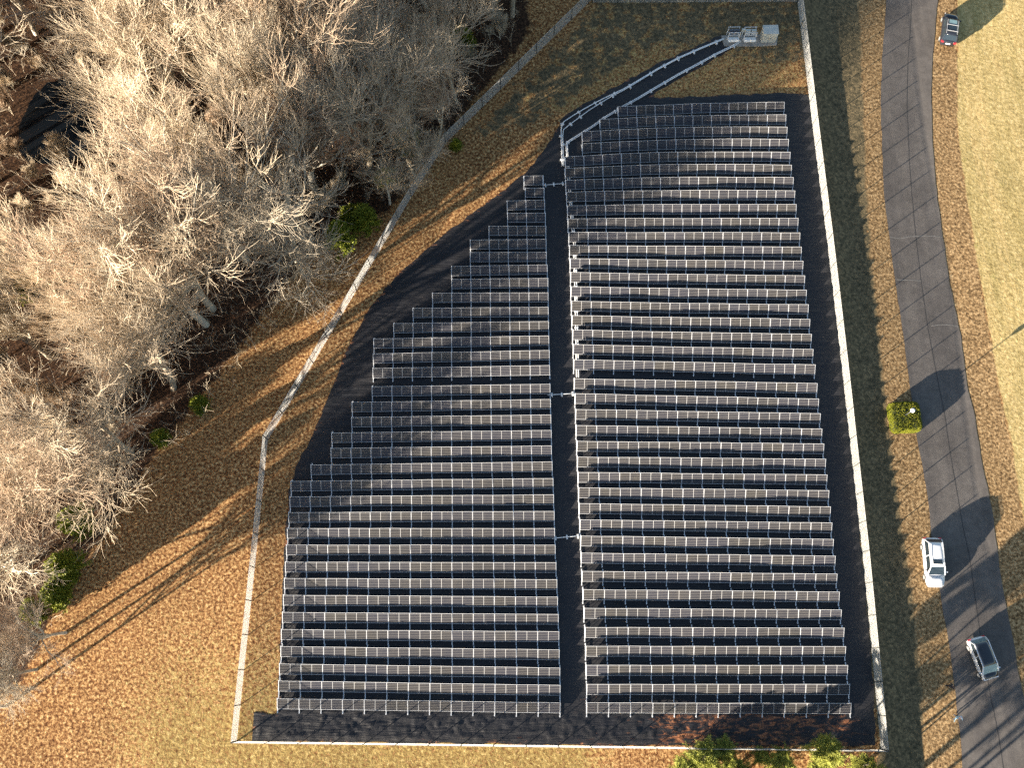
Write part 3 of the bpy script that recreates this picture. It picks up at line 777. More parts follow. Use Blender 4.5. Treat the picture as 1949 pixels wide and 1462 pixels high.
def bare_tree(seed, h, spread, kind):
    rs = np.random.default_rng(seed)
    syc = kind == 'sycamore'
    trunk_top = {'sycamore': 0.70, 'ash': 0.55, 'brush': 0.45}[kind]
    L0 = np.array([h * trunk_top])
    P0, D0 = grow(np.zeros((1, 3)), unit(np.array([[rs.normal() * .08, rs.normal() * .08, 1.0]])), L0, 9, 0.05, 0.06, rs)
    r0_ = h * (0.0185 if kind != 'brush' else 0.010)
    R0 = np.linspace(r0_, r0_ * .4, 9)[None]
    parts = [(P0, R0, 7)]
    n1 = 10 if syc else 12
    o, d, rr, t = children(P0, D0, R0, n1, 0.36 if kind != 'brush' else 0.12, 1.0, (28, 62) if syc else (16, 40), rs)
    L1 = h * spread * (0.66 - 0.26 * (t - .36)) * rs.uniform(.75, 1.15, len(t))
    P1, D1 = grow(o, d, L1, 9, 0.17 if syc else 0.07, 0.09 if syc else 0.10, rs)
    R1 = rr[:, None] * 0.72 * np.linspace(1, .25, 9)[None]; parts.append((P1, R1, 5))
    o, d, rr, t = children(P1, D1, R1, 8, 0.18, 1.0, (22, 55) if syc else (14, 36), rs)
    L2 = np.repeat(L1, 8) * (0.60 - 0.26 * t) * rs.uniform(.7, 1.2, len(t))
    P2, D2 = grow(o, d, L2, 6, 0.15 if syc else 0.07, 0.13 if syc else 0.17, rs)
    R2 = np.maximum(rr[:, None] * 0.6, .024) * np.linspace(1, .45, 6)[None]; parts.append((P2, R2, 4))
    o, d, rr, t = children(P2, D2, R2, 8, 0.12, 1.0, (22, 50) if syc else (13, 32), rs)
    L3 = np.repeat(L2, 8) * (0.66 - 0.30 * t) * rs.uniform(.7, 1.2, len(t)) + .25
    P3_, D3 = grow(o, d, L3, 5, 0.12 if syc else 0.06, 0.15 if syc else 0.22, rs)
    R3 = np.maximum(rr[:, None] * 0.6, .0145) * np.linspace(1, .55, 5)[None]
    tw = [(P3_, R3, 3)]
    o, d, rr, t = children(P3_, D3, R3, 5, 0.1, 1.0, (18, 45) if syc else (12, 30), rs)
    L4 = np.repeat(L3, 5) * (0.66 - 0.25 * t) * rs.uniform(.6, 1.3, len(t)) + .25
    P4, D4 = grow(o, d, L4, 4, 0.10 if syc else 0.06, 0.14 if syc else 0.20, rs)
    R4 = np.full((len(o), 1), 0.0105) * np.linspace(1, .55, 4)[None]
    tw.append((P4, R4, 3))
    def pack(lst, name, mat):
        Vs, Fs, n = [], [], 0
        for P_, R_, s_ in lst:
            V, F = tubes(P_, R_, s_); Vs.append(V); Fs.append(F + n); n += len(V)
        return np_mesh(name, np.concatenate(Vs), [np.concatenate(Fs)], [mat])
    return pack(parts, 'trunk', M['bark']), pack(tw, 'crown', M['twig'])

PROTO = [bare_tree(11, 15, 0.80, 'sycamore'), bare_tree(12, 16, 0.72, 'ash'), bare_tree(13, 14, 0.9, 'sycamore'), bare_tree(14, 17, 0.66, 'ash'),
         bare_tree(15, 13, 0.85, 'ash'), bare_tree(16, 15, 0.95, 'sycamore'), bare_tree(17, 7, 0.75, 'brush'), bare_tree(18, 6, 0.9, 'brush')]
PH = [15, 16, 14, 17, 13, 15, 7, 6]
print('tree tris', [sum(len(x.polygons) * 2 for x in p_) for p_ in PROTO])
TS = 1.5
# bases: photo position of the foot of the trunk
spots = [(392, 618, 0, 1.0), (405, 588, 5, 1.02), (548, 408, 3, 0.95), (600, 360, 1, 0.95), (700, 330, 2, 0.9), (770, 250, 0, 0.85), (640, 250, 5, 1.05),
         (505, 290, 3, 1.05), (220, 85, 0, 0.95), (330, 740, 2, 0.9), (250, 860, 5, 0.85), (140, 930, 2, 0.9), (12, 1345, 5, 0.40), (70, 1275, 2, 0.42), (-30, 1250, 0, 0.5), (125, 1205, 5, .42), (800, 300, 0, .62), (790, 335, 2, .40), (742, 388, 5, .38), (868, 195, 5, .7), (835, 262, 2, .42)]
wp = np.array(wpoly([(-420, -280), (900, -280), (985, 20), (925, 130), (872, 205), (790, 310), (665, 400), (585, 500), (505, 610), (420, 730), (325, 850), (240, 965), (165, 1075), (90, 1190), (-10, 1310), (-420, 1420)]))
dark_patch_c = G(120, 225)
pts = [(G(a, b_).x, G(a, b_).y, k, s_) for a, b_, k, s_ in spots]
tries = 0
xlo, ylo = wp.min(0); xhi, yhi = wp.max(0)
while tries < 6000 and len(pts) < 150:
    tries += 1
    x = rng.uniform(xlo, xhi); y = rng.uniform(ylo, yhi)
    if float(inside_sd(np.array(x), np.array(y), wp)) < 0: continue
    if min(math.hypot(x - dark_patch_c.x * q_, y - dark_patch_c.y * q_) for q_ in (1, .93, .86, .80)) < 9.0: continue
    pyy = float(project(np.array([x]), np.array([y]), np.array([0.0]))[1][0])
    if any(math.hypot(x - a[0], y - a[1]) < (5.6 if pyy < 560 else 7.6) for a in pts): continue
    low = float(project(np.array([x]), np.array([y]), np.array([0.0]))[1][0]) > 820
    pts.append((x, y, int(rng.choice([0, 2, 5, 4])) if low else int(rng.integers(0, 6)), rng.uniform(.60, .78) if low else rng.uniform(.72, 1.05)))
tries = 0; small = 0
while tries < 9000 and small < 130:
    tries += 1
    x = rng.uniform(xlo, xhi); y = rng.uniform(ylo, yhi)
    if float(inside_sd(np.array(x), np.array(y), wp)) < -0.3 or math.hypot(x - dark_patch_c.x, y - dark_patch_c.y) < 5.5: continue
    a_, b2 = project(np.array([x]), np.array([y]), np.array([0.0]))
    if a_[0] < -80 or b2[0] < -80: continue
    if any(math.hypot(x - a[0], y - a[1]) < 2.9 for a in pts): continue
    if b2[0] > 500 and float(inside_sd(np.array(x), np.array(y), wp)) < 5.5: continue
    pts.append((x, y, int(rng.integers(6, 8)), rng.uniform(.62, 1.0) / 1.5 * (1.15 if b2[0] > 560 else .8))); small += 1
recs = []
for x, y, k, s_ in pts:
    a, b_ = project(np.array([x]), np.array([y]), np.array([0.0])); recs.append([x, y, k, s_, float(a[0]), float(b_[0])])
vis = [r_ for r_ in recs if -60 < r_[4] and -80 < r_[5]]
off = [r_ for r_ in recs if not (-60 < r_[4] and -80 < r_[5])]
vis.sort(key=lambda r_: r_[5])
NB = 12; per = math.ceil(len(vis) / NB)
HUE = ['pale-limbed', 'slender', 'wide-crowned', 'tall straight', 'rounded', 'spreading', 'small brushy', 'small twiggy']
def plant(name, k, x, y, s_, label, cat='tree', group=None):
    z = float(terrain(x, y))
    o = thing(name, label, cat, (x, y, z - .05), rng.uniform(0, 6.28), group)
    o.scale = (s_, s_, s_ * rng.uniform(.92, 1.06))
    obj('trunk', PROTO[k][0], o); obj('crown', PROTO[k][1], o)
    return o
bi = 0
for band in range(NB):
    row = sorted(vis[band * per:(band + 1) * per], key=lambda r_: r_[4])
    for i, (x, y, k, s_, a, b_) in enumerate(row):
        bn = 'top' if band == 0 else ('bottom' if band == NB - 1 else ORD[band])
        on = 'leftmost' if i == 0 else ('rightmost' if i == len(row) - 1 else ORD[i] + ' from the left')
        plant('bare_tree', k, x, y, s_ * TS, f"{HUE[k]} bare tree, {on} in the {bn} band of the wood", 'tree', 'bare trees of the wood')
for x, y, k, s_, a, b_ in off:
    if a < -60 and (a < -260 or b_ > 560 or b_ < -200): continue
    plant('bare_tree', k, x, y, s_ * TS, 'bare tree standing just outside the picture behind the wood', 'tree', 'bare trees outside the picture')
print('trees', len(vis), len(off))
# understorey saplings and brush: nobody could count them
def brush(n, seed):
    rs = np.random.default_rng(seed); X_, Y_ = [], []
    while len(X_) < n:
        x = rs.uniform(xlo, xhi, n); y = rs.uniform(ylo, yhi, n)
        ok = (inside_sd(x, y, wp) > -1.5) & (np.hypot(x - dark_patch_c.x, y - dark_patch_c.y) > 5.5)
        X_ += list(x[ok]); Y_ += list(y[ok])
    x = np.array(X_[:n]); y = np.array(Y_[:n]); o = np.stack([x, y, terrain(x, y)], -1)
    d = unit(np.stack([rs.normal(size=n) * .35, rs.normal(size=n) * .35, np.ones(n)], -1))
    L = rs.uniform(1.2, 3.6, n)
    P, D = grow(o, d, L, 5, .14, .05, rs); Rr = np.full((n, 1), .016) * np.linspace(1, .4, 5)[None]
    o2, d2, rr, t = children(P, D, Rr, 7, .15, 1, (20, 60), rs)
    L2 = np.repeat(L, 7) * rs.uniform(.2, .45, len(t))
    P2, D2 = grow(o2, d2, L2, 4, .15, .08, rs); R2 = np.full((len(t), 1), .009) * np.linspace(1, .5, 4)[None]
    V1, F1 = tubes(P, Rr, 3); V2, F2 = tubes(P2, R2, 3)
    return np_mesh('undergrowth', np.concatenate([V1, V2]), [np.concatenate([F1, F2 + len(V1)])], [M['twig']])
obj('undergrowth', brush(4200, 5), kind='stuff', label='tangle of bare saplings and brush under the wood', category='undergrowth')

# ------------------------------------------------------------------ evergreens
def leaf_cards(C, Nn, size, rs, aspect=0.45):
    """C (n,3) centres, Nn (n,3) directions -> n double triangles (rhombic leaves)"""
    n = len(C); u = unit(Nn); r_ = rs.normal(size=(n, 3)); v = unit(np.cross(u, r_)); s_ = (size * rs.uniform(.6, 1.3, n))[:, None]
    V = np.stack([C, C + u * s_ * .5 + v * s_ * aspect * .5, C + u * s_, C + u * s_ * .5 - v * s_ * aspect * .5], 1)
    return V.reshape(-1, 3), np.arange(n * 4).reshape(n, 4)
def cedar(seed, h, rad, n=14000):
    rs = np.random.default_rng(seed)
    nb = 170; zb = rs.uniform(.04, .97, nb) ** .8; az = rs.uniform(0, 6.28, nb)
    bl = rad * (1 - zb) ** .6 * rs.uniform(.72, 1.12, nb) + .12
    i = rs.integers(0, nb, n); t = rs.random(n) ** .6
    c = np.stack([np.cos(az[i]) * bl[i] * t, np.sin(az[i]) * bl[i] * t, zb[i] * h + t * bl[i] * .28], -1)
    c += rs.normal(size=(n, 3)) * (.16 * (1.1 - .5 * t))[:, None]
    d = np.stack([np.cos(az[i]), np.sin(az[i]), np.full(n, .55)], -1) + rs.normal(size=(n, 3)) * .55
    V, F = leaf_cards(c, d, 0.24, rs)
    cm = np_mesh('crown', V, [F], [M['cedar']])
    b = MB(); b.tube([(0, 0, -.1), (0, 0, h * .9)], [rad * .05 + .03, .02], 6); return cm, b.mesh('trunk', ['bark'])
CED = [cedar(1, 5.2, 1.9), cedar(2, 4.4, 1.7), cedar(3, 3.2, 1.5, 9000)]
def put_ever(lst, k, a, b_, s_, label, name='cedar_tree', cat='evergreen tree', group=None, lean=0, flat_=1.0):
    q = G(a, b_); o = thing(name, label, cat, q, rng.uniform(0, 6.28), group)
    if lean: o.rotation_euler = (Matrix.Rotation(-R(lean), 3, 'X') @ Matrix.Rotation(rng.uniform(0, 6.28), 3, 'Z')).to_euler()
    o.scale = (s_, s_, s_ * flat_)
    obj('crown', lst[k][0], o); obj('trunk', lst[k][1], o)
for k, a, b_, s_, lab in [
        (0, 655, 470, 1.0, 'bright yellow-green cedar at the wood edge near the fence'), (1, 698, 432, 1.0, 'darker cedar just right of the bright one by the fence'),
        (2, 672, 425, 1.0, 'small dark cedar tucked above the bright one'), (1, 780, 285, .9, 'shaded cedar under bare branches by the upper fence'),
        (2, 868, 282, .5, 'tiny yellow-green bush right beside the fence'), (1, 312, 838, .6, 'small cedar at the middle of the wood edge'),
        (2, 385, 775, .7, 'dark cedar under branches at the wood edge'), (0, 165, 1000, 1.0, 'tall dark cedar in the lower wood'),
        (0, 145, 1085, 1.0, 'cedar below the tall one in the lower wood'), (1, 125, 1135, .95, 'bright green cedar lowest of the lower wood group'),
        (2, 75, 1165, .9, 'low yellow-green shrub near the left border'), (2, 740, 350, .9, 'dark cedar beneath the overhanging tree at the fence'),
        (1, 880, 95, .9, 'shaded cedar in the dark upper wood'), (2, 60, 560, .9, 'dark green shrub hidden in the left wood')]:
    put_ever(CED, k, a, b_, s_, lab)

def pine(seed, h, rad, tufts=620, base=.3):
    rs = np.random.default_rng(seed)
    P0, D0 = grow(np.zeros((1, 3)), np.array([[0.02, .02, 1.0]]), np.array([h]), 9, .03, .05, rs)
    R0 = np.linspace(h * .014, .02, 9)[None]
    nb = 64
    o, d, rr, t = children(P0, D0, R0, nb, base, .98, (50, 82), rs)
    L = rad * (1.12 - t) ** .55 * rs.uniform(.55, 1.2, len(t)) + .2
    P1, D1 = grow(o, d, L, 6, .10, .09, rs); R1 = np.linspace(.03, .008, 6)[None] * np.ones((len(o), 1))
    o2, d2, r2, t2 = children(P1, D1, R1, 5, .3, 1, (25, 60), rs)
    L2 = np.repeat(L, 5) * .38
    P2, D2 = grow(o2, d2, L2, 4, .1, .12, rs); R2 = np.linspace(.012, .006, 4)[None] * np.ones((len(o2), 1))
    V0, F0 = tubes(P0, R0, 7); V1, F1 = tubes(P1, R1, 4); V2, F2 = tubes(P2, R2, 3)
    tm = np_mesh('trunk', np.concatenate([V0, V1, V2]), [np.concatenate([F0, F1 + len(V0), F2 + len(V0) + len(V1)])], [M['bark']])
    tips = np.concatenate([P2[:, -1], P2[:, -2], P1[:, -1], P2[:, 1]]); td = np.concatenate([D2[:, -1], D2[:, -2], D1[:, -1], D2[:, 1]])
    kk = 22 if h > 6 else 18
    C = np.repeat(tips, kk, 0); Dd = np.repeat(td, kk, 0) * .5 + rs.normal(size=(len(tips) * kk, 3)) + np.array([0, 0, .5])
    V, F = leaf_cards(C + rs.normal(size=C.shape) * .07, Dd, .30, rs, .13)
    return np_mesh('crown', V, [F], [M['pine']]), tm
PIN = [pine(21, 9, 2.6), pine(22, 7, 2.2), pine(23, 14, 3.6, base=.35), pine(24, 3.3, 1.9, base=.10), pine(25, 10, .2, base=.06), pine(26, 11, .75, base=.2), pine(27, 9, 1.7, base=.38)]
for k, a, b_, s_, lab, lean in [
        (3, 1336, 1448, 1.0, 'bright yellow-green young pine left of the others at the bottom fence', 12), (3, 1374, 1432, .7, 'upright bright young pine touching the bottom fence', 14),
        (3, 1392, 1468, .8, 'bright young pine at the bottom border between two others', 8),
        (4, 1386, 1471, 1.0, 'slim tall pine beside the bottom fence, left of its slim neighbour', 0), (4, 1412, 1474, .95, 'slim tall pine just right of the other slim one', 0),
        (5, 1464, 1453, .95, 'narrow tall pine below the fence in the middle of the group', 0),
        (6, 1548, 1458, .95, 'tall pine with a pale trunk leaning over the last solar row', 15), (3, 1446, 1440, .5, 'low pine sprout beside the bottom fence', 0),
        (3, 1486, 1446, .62, 'small open pine between the thin one and the tall one', 0),
        (1, 1626, 1468, .62, 'dark pine right of the pale-trunked one at the fence', 10), (3, 1302, 1466, .8, 'low pine cut by the bottom border, leftmost of all', 0),
        (3, 1548, 1476, .9, 'low dark pine below the pale-trunked one', 0), (1, 1655, 1488, .7, 'rightmost pine cut by the bottom border', 5)]:
    put_ever(PIN, k, a, b_, s_, lab, 'pine_tree', 'pine tree', 'pines along the bottom fence', lean, .62 if k == 3 else 1.0)
for a, b_, s_, k in [(1530, 1578, .85, 2), (1470, 1600, .9, 2), (1420, 1745, .95, 2), (1480, 1745, 1.0, 2), (1380, 1870, 1.0, 2), (1560, 1735, .9, 2), (1330, 1830, 1.0, 2)]:
    put_ever(PIN, k, a, b_, s_, 'tall pine below the picture whose shadow falls on the road', 'pine_tree', 'pine tree', 'pines outside the picture')


# ------------------------------------------------------------------ clipped hedge and lamp
qa = G(1718, 797); hd = G(1712, 765); hd2 = G(1722, 830)
hang = math.atan2((hd - hd2).y, (hd - hd2).x) - math.pi / 2
hedge = thing('clipped_hedge', 'clipped yellow-green box hedge at the road edge with a globe lamp in it', 'hedge', qa, hang)
HW, HD, HH = 1.55, 1.6, 1.3
bm = bmesh.new(); bmesh.ops.create_cube(bm, size=2.0); bmesh.ops.subdivide_edges(bm, edges=bm.edges[:], cuts=9, use_grid_fill=True)
def hedge_shape(v):
    x, y, z = v; n = 7.0
    l = (abs(x) ** n + abs(y) ** n + abs(z) ** n) ** (1 / n)
    u = np.array([x, y, z]) / max(l, 1e-6)
    return u
for v in bm.verts:
    u = hedge_shape(v.co); w = 1 - 0.10 * (u[2] + 1) / 2
    v.co = Vector((u[0] * HW * w, u[1] * HD * w, (u[2] + 1) / 2 * HH)) * (1 + rng.normal() * .008)
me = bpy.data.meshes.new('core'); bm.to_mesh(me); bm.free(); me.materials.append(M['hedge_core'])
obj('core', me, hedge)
n = 26000; D = unit(rng.normal(size=(n, 3))); l = (np.abs(D) ** 5).sum(1) ** .2; U = D / l[:, None]
U = rng.uniform(-1, 1, size=(n, 3)); ax = rng.integers(0, 3, n); sg = rng.choice([-1, 1], n); U[np.arange(n), ax] = sg; l = (np.abs(U) ** 7).sum(1) ** (1 / 7); U /= l[:, None]
keep = U[:, 2] > -.98; U = U[keep]
w = 1 - .10 * (U[:, 2] + 1) / 2
C = np.stack([U[:, 0] * HW * w, U[:, 1] * HD * w, (U[:, 2] + 1) / 2 * HH], -1)
Nn = np.sign(U) * np.abs(U) ** 4; lump = (vnoise(C[:, 0] * 5 + 90, C[:, 1] * 5 + C[:, 2] * 5 + 30) - .5)
V, F = leaf_cards(C + unit(Nn) * (lump * .10 + .0)[:, None], unit(Nn) + rng.normal(size=C.shape) * .55, .075, rng, .7)
obj('foliage', np_mesh('foliage', V, [F], [M['hedge']]), hedge)
lp = G(1737, 781.5, 3.2); lz = float(terrain(lp.x, lp.y))
lamp = thing('globe_lamp', 'white globe lamp on a slim post rising out of the clipped hedge', 'street lamp', (lp.x, lp.y, lz))
b = MB(); b.tube([(0, 0, 0), (0, 0, 3.0)], [.06, .045], 8); obj('pole', b.mesh('pole', ['post'], True), lamp)
b = MB(); b.tube([(0, 0, 2.98), (0, 0, 3.05)], [.10, .12], 10); obj('collar', b.mesh('collar', ['post'], True), lamp)
bm = bmesh.new(); bmesh.ops.create_icosphere(bm, subdivisions=3, radius=.23); bmesh.ops.translate(bm, verts=bm.verts, vec=(0, 0, 3.25))
for f in bm.faces: f.smooth = True
me = bpy.data.meshes.new('globe'); bm.to_mesh(me); bm.free(); me.materials.append(M['globe']); obj('globe', me, lamp)

# ------------------------------------------------------------------ cars
def loft(secs, mats, name, closed=True, smooth=True):
    """secs: list of rings (list of Vector) of the same length"""
    n = len(secs[0]); V = [v for s_ in secs for v in s_]
    F = [(i * n + k, i * n + (k + 1) % n, (i + 1) * n + (k + 1) % n, (i + 1) * n + k) for i in range(len(secs) - 1) for k in range(n)]
    F += [tuple(range(n))[::-1], tuple((len(secs) - 1) * n + k for k in range(n))]
    b = MB(); b.add(V, F); me = b.mesh(name, mats, smooth); return me
def car(label, px_rear, px_front, W, prof, roof, paint, roofmat, hoodmat, rear_glass='glass', front_glass='glass', rails=False, bars=False, sunroof=False, seg=False, wheel_r=.34, wheels=(.2, .8)):
    a = G(*px_rear); b_ = G(*px_front); ctr = (a + b_) / 2; L = (b_ - a).length
    ang = math.atan2(b_.y - a.y, b_.x - a.x) - math.pi / 2
    ctr.z = float(terrain(ctr.x, ctr.y)) + .03
    slope = math.atan2(float(terrain(ctr.x + 1 * math.cos(ang), ctr.y + 1 * math.sin(ang))) - float(terrain(ctr.x - math.cos(ang), ctr.y - math.sin(ang))), 2)
    t = thing('parked_car', label, 'car', ctr, ang, 'cars on and beside the road')
    t.rotation_euler = (0, -slope, ang)
    hw = W / 2
    # body sections from rear to front; prof = [(u 0..1, width factor, shoulder height)]
    secs = []
    for u, wf, zt in prof:
        y = (u - .5) * L; w = hw * wf; zb = .20
        ring = [(-w * .9, zb), (-w * .99, .38), (-w, .58), (-w * .97, zt - .12), (-w * .90, zt - .02), (-w * .5, zt + .025), (0, zt + .04),
                (w * .5, zt + .025), (w * .90, zt - .02), (w * .97, zt - .12), (w, .58), (w * .99, .38), (w * .9, zb)]
        secs.append([Vector((x, y, z)) for x, z in ring])
    obj('body', loft(secs, [paint], 'body'), t)
    (r_bu, r_tu, f_tu, f_bu, zb_, zt_, wt) = roof   # base rear, top rear, top front, base front (0..1), belt z, roof z, roof width factor
    yb0, yt0, yt1, yb1 = [(u - .5) * L for u in (r_bu, r_tu, f_tu, f_bu)]
    wb, wr = hw * .92, hw * wt
    # glasshouse core (cabin) in dark glass, single frustum parts
    def quad(name, P4, mat, push=.0, thick=.02):
        P4 = [Vector(q) for q in P4]; nn = (P4[1] - P4[0]).cross(P4[2] - P4[0]).normalized()
        bb = MB(); Vv = [q + nn * push for q in P4] + [q + nn * (push - thick) for q in P4]
        bb.add(Vv, [(0, 1, 2, 3), (7, 6, 5, 4), (0, 4, 5, 1), (1, 5, 6, 2), (2, 6, 7, 3), (3, 7, 4, 0)]); return obj(name, bb.mesh(name, [mat]), t)
    mid_b = (yb0 + yb1) / 2
    bl, br = (-wb, yb0, zb_), (wb, yb0, zb_); fl, fr = (-wb, yb1, zb_), (wb, yb1, zb_)
    tl, tr = (-wr, yt0, zt_), (wr, yt0, zt_); ul, ur = (-wr, yt1, zt_), (wr, yt1, zt_)
    quad('windscreen', [fr, fl, ul, ur], front_glass); quad('rear_window', [bl, br, tr, tl], rear_glass)
    for sgn, (B0, B1, T0, T1) in ((-1, (bl, fl, tl, ul)), (1, (br, fr, tr, ur))):
        B0, B1, T0, T1 = map(Vector, (B0, B1, T0, T1))
        for s0, s1 in ((0.02, .47), (.51, .98)):
            q4 = [B0.lerp(B1, s0), B0.lerp(B1, s1), T0.lerp(T1, s1), T0.lerp(T1, s0)]
            if sgn < 0: q4 = q4[::-1]
            quad('side_window', q4, 'glass')
    for A_, B_ in ((bl, tl), (br, tr), (fl, ul), (fr, ur)):
        bb = MB(); bb.bar(A_, B_, .11, .07); obj('pillar', bb.mesh('pillar', [paint]), t)
    for sgn in (-1, 1):
        bb = MB(); bb.bar((sgn * wr, yt0, zt_), (sgn * wr, yt1, zt_), .09, .06); obj('roof_edge', bb.mesh('roof_edge', [paint]), t)
        q1 = Vector((sgn * wb, (yb0 + yb1) / 2, zb_)); q2 = Vector((sgn * wr, (yt0 + yt1) / 2, zt_))
        bb = MB(); bb.bar(q1, q2, .06, .07); obj('door_pillar', bb.mesh('door_pillar', [paint]), t)
    rs_ = []
    for i in range(7):
        u = i / 6; y = yt0 - .03 + (yt1 - yt0 + .06) * u; w = wr * (.93 + .07 * math.sin(math.pi * u)); e = .035 * math.sin(math.pi * u)
        rs_.append([Vector((x * w, y, zt_ - .02 + zz + e)) for x, zz in ((-1, -.03), (-1, .015), (-.6, .05), (0, .06), (.6, .05), (1, .015), (1, -.03))])
    obj('roof', loft(rs_, [roofmat], 'roof'), t)
    if sunroof:
        bb = MB(); bb.box((0, yt1 - .42, zt_ + .085), (wr * 1.35, .42, .02)); obj('sunroof', bb.mesh('sunroof', ['glass']), t)
    if seg:
        bb = MB(); bb.box((0, yt1 - .42, zt_ + .085), (wr * 1.3, .55, .02)); obj('sunroof', bb.mesh('sunroof', ['pale_glass']), t)
        bb = MB(); bb.box((0, yt1 - 1.15, zt_ + .085), (wr * 1.3, .55, .02)); obj('sunroof', bb.mesh('sunroof', ['glass']), t)
    if rails:
        for sgn in (-1, 1):
            bb = MB(); bb.tube([(sgn * wr * .92, yt0 + .1, zt_ + .04), (sgn * wr * .92, yt0 + .2, zt_ + .10), (sgn * wr * .92, yt1 - .2, zt_ + .10), (sgn * wr * .92, yt1 - .1, zt_ + .04)], .022, 5)
            obj('roof_rail', bb.mesh('roof_rail', ['rim']), t)
    if bars:
        for y in (yt0 + .45, yt1 - .85):
            bb = MB(); bb.bar((-wr, y, zt_ + .12), (wr, y, zt_ + .121), .05); obj('roof_bar', bb.mesh('roof_bar', ['rim']), t)
    # hood panel, 1 cm proud of the body
    hs = [pr for pr in prof if pr[0] >= f_bu - .05]
    rs_ = []
    for u, wf, zt in hs:
        y = (min(u, .985) - .5) * L; w = hw * wf * .86
        rs_.append([Vector((x * w, y, zt + zz)) for x, zz in ((-1, 0.0), (-1, .025), (-.5, .045), (0, .055), (.5, .045), (1, .025), (1, 0.0))])
    if len(rs_) > 1: obj('bonnet', loft(rs_, [hoodmat], 'bonnet'), t)
    for wy in wheels:
        for sgn in (-1, 1):
            x = sgn * (hw - .09); y = (wy - .5) * L
            bb = MB(); bb.tube([(x - .11, y, wheel_r), (x + .11, y, wheel_r)], wheel_r, 18); w_ = obj('wheel', bb.mesh('wheel', ['tyre'], False), t)
            bb = MB(); bb.tube([(x + sgn * .10, y, wheel_r), (x + sgn * .125, y, wheel_r)], wheel_r * .66, 14); obj('rim', bb.mesh('rim', ['rim']), w_)
    for sgn in (-1, 1):
        bb = MB(); bb.box((sgn * (hw + .08), yb1 - .28, zb_ + .06), (.20, .12, .14)); obj('mirror', bb.mesh('mirror', [paint]), t)
        u, wf, zt = prof[-2]; bb = MB(); bb.box((sgn * hw * .66, (u - .5) * L + .02, zt - .13), (.30, .16, .10)); obj('headlight', bb.mesh('headlight', ['clear_lamp']), t)
        u, wf, zt = prof[1]; bb = MB(); bb.box((sgn * hw * .78, (u - .5) * L - .05, zt - .14), (.28, .18, .16)); obj('tail_light', bb.mesh('tail_light', ['red_lamp']), t)
    bb = MB(); bb.box((0, -L / 2 - .012, .62), (.5, .02, .16)); obj('number_plate', bb.mesh('number_plate', ['plate']), t)
    return t
SUV = [(0, .80, .82), (.025, .92, .95), (.10, .98, 1.02), (.3, 1, 1.02), (.5, 1, 1.0), (.68, 1, .98), (.78, .99, .96), (.88, .96, .88), (.95, .88, .78), (1.0, .70, .62)]
car('white estate car parked nose down half on the grass verge', (1767.5, 1026), (1776, 1119), 1.86, SUV, (.03, .12, .60, .76, .98, 1.58, .72), 'car_white', 'car_white', 'car_white', rails=True, sunroof=True, wheels=(.19, .80))
HATCH = [(0, .82, .85), (.03, .93, .95), (.12, .99, 1.0), (.4, 1, 1.0), (.7, 1, .98), (.82, .98, .96), (.92, .93, .88), (.97, .86, .78), (1.0, .72, .65)]
car('white compact car with black roof and bonnet on the shaded road', (1850, 1215), (1880.5, 1293), 1.78, HATCH, (.03, .12, .66, .86, .95, 1.55, .80), 'car_white', 'car_black', 'car_black', rear_glass='pale_glass', front_glass='pale_glass', wheels=(.2, .86), wheel_r=.35)
BLK = [(0, .84, .85), (.03, .94, .98), (.12, .99, 1.02), (.4, 1, 1.0), (.65, 1, 1.0), (.78, .99, 1.0), (.9, .95, .94), (.96, .88, .84), (1.0, .76, .66)]
car('black car with glass roof and roof bars parked on the grass at the top', (1799.5, 89), (1806, 33), 1.80, BLK, (.04, .14, .66, .80, .98, 1.52, .74), 'car_black', 'car_black', 'car_black', bars=True, seg=True, rails=True, wheels=(.18, .82))

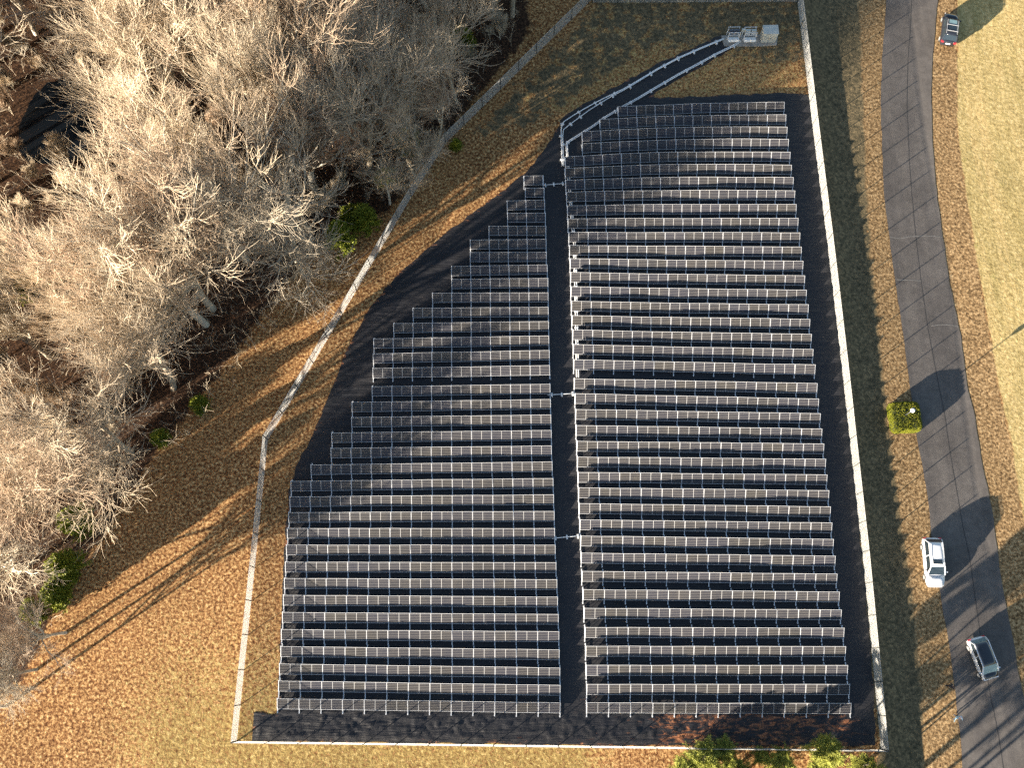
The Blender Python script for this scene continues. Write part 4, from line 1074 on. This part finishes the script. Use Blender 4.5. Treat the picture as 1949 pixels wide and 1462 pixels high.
# ------------------------------------------------------------------ people
def person(label, px, h, facing, top, bottom, hair, arms):
    q = G(*px); q.z += .03
    t = thing('person', label, 'person', q, facing)
    s_ = h / 1.75
    V = [(0, 0, .95), (0, 0, 1.15), (0, 0, 1.38), (0, .01, 1.50), (0, .03, 1.60), (0, .03, 1.70)]
    Rd = [.15, .14, .17, .055, .09, .08]
    E = [(0, 1), (1, 2), (2, 3), (3, 4), (4, 5)]
    for sg in (-1, 1):
        b0 = len(V)
        V += [(sg * .10, 0, .90), (sg * .11, .03 + sg * .10, .50), (sg * .12, -.02 + sg * .16, .09), (sg * .13, .14 + sg * .16, .04)]
        Rd += [.10, .065, .045, .04]; E += [(0, b0), (b0, b0 + 1), (b0 + 1, b0 + 2), (b0 + 2, b0 + 3)]
        b0 = len(V); el, wr_ = arms[0 if sg < 0 else 1]
        V += [(sg * .20, 0, 1.40), (sg * el[0], el[1], el[2]), (sg * wr_[0], wr_[1], wr_[2])]
        Rd += [.065, .045, .032]; E += [(2, b0), (b0, b0 + 1), (b0 + 1, b0 + 2)]
        w = Vector(V[-1]); d = (w - Vector(V[-2])).normalized(); side = d.cross(Vector((0, 0, 1)))
        side = side.normalized() if side.length > .1 else Vector((0, 1, 0))
        pb = len(V); V.append(tuple(w + d * .07)); Rd.append(.035); E.append((pb - 1, pb))
        for j, ln in enumerate((.07, .085, .09, .08)):
            o_ = side * (j - 1.5) * .022; V += [tuple(w + d * .10 + o_), tuple(w + d * (.10 + ln * .6) + o_ + Vector((0, 0, -.012)))]; Rd += [.010, .008]
            E += [(pb, len(V) - 2), (len(V) - 2, len(V) - 1)]
        V += [tuple(w + d * .05 + side * -.05), tuple(w + d * .09 + side * -.07)]; Rd += [.011, .009]; E += [(pb, len(V) - 2), (len(V) - 2, len(V) - 1)]
    V = [tuple(c * s_ for c in v) for v in V]
    me = bpy.data.meshes.new('body'); me.from_pydata(V, E, []); me.update()
    tmp = bpy.data.objects.new('tmp', me); COL.objects.link(tmp)
    sk = tmp.modifiers.new('s', 'SKIN'); sk.use_smooth_shade = True; sb = tmp.modifiers.new('b', 'SUBSURF'); sb.levels = 1
    for i, v in enumerate(me.skin_vertices[0].data):
        v.radius = (Rd[i] * s_, Rd[i] * s_ * (.72 if i < 3 else 1)); v.use_root = (i == 0)
    dg = bpy.context.evaluated_depsgraph_get(); ev = bpy.data.meshes.new_from_object(tmp.evaluated_get(dg))
    bpy.data.objects.remove(tmp)
    ev.name = 'body'; ev.materials.clear()
    for k in (bottom, top, 'skin', 'tyre'): ev.materials.append(M[k])
    for f in ev.polygons:
        z = f.center.z / s_; r_ = abs(f.center.x)
        f.material_index = 3 if z < .10 else (0 if z < .92 and r_ < .24 else (2 if z > 1.47 else 1))
        f.use_smooth = True
    obj('body', ev, t)
    bm = bmesh.new(); bmesh.ops.create_icosphere(bm, subdivisions=2, radius=.115 * s_)
    for v in bm.verts:
        if v.co.y > .03 and v.co.z < .03: v.co.y *= .45
        if v.co.z < -.02: v.co.z *= .8
    bmesh.ops.translate(bm, verts=bm.verts, vec=(0, .015 * s_, 1.70 * s_))
    for f in bm.faces: f.smooth = True
    me = bpy.data.meshes.new('hair'); bm.to_mesh(me); bm.free(); me.materials.append(M[hair]); obj('hair', me, t)
    b = MB()
    b.box((0, .135 * s_, 1.62 * s_), (.03, .035, .05)); obj('nose', b.mesh('nose', ['skin']), t)
person('person in dark clothes standing on the grass left of the compact car', (1802, 1307), 1.75, R(-70), 'navy_cloth', 'navy_cloth', 'hair', [((.28, .02, 1.15), (.27, .12, .92)), ((.28, .02, 1.15), (.24, .2, 1.0))])
person('person in a pale blue jacket standing at the road edge', (1814, 1365), 1.72, R(200), 'blue_cloth', 'jeans', 'white_hair', [((.33, .08, 1.16), (.30, .26, 1.10)), ((.33, .02, 1.14), (.42, .16, 1.02))])
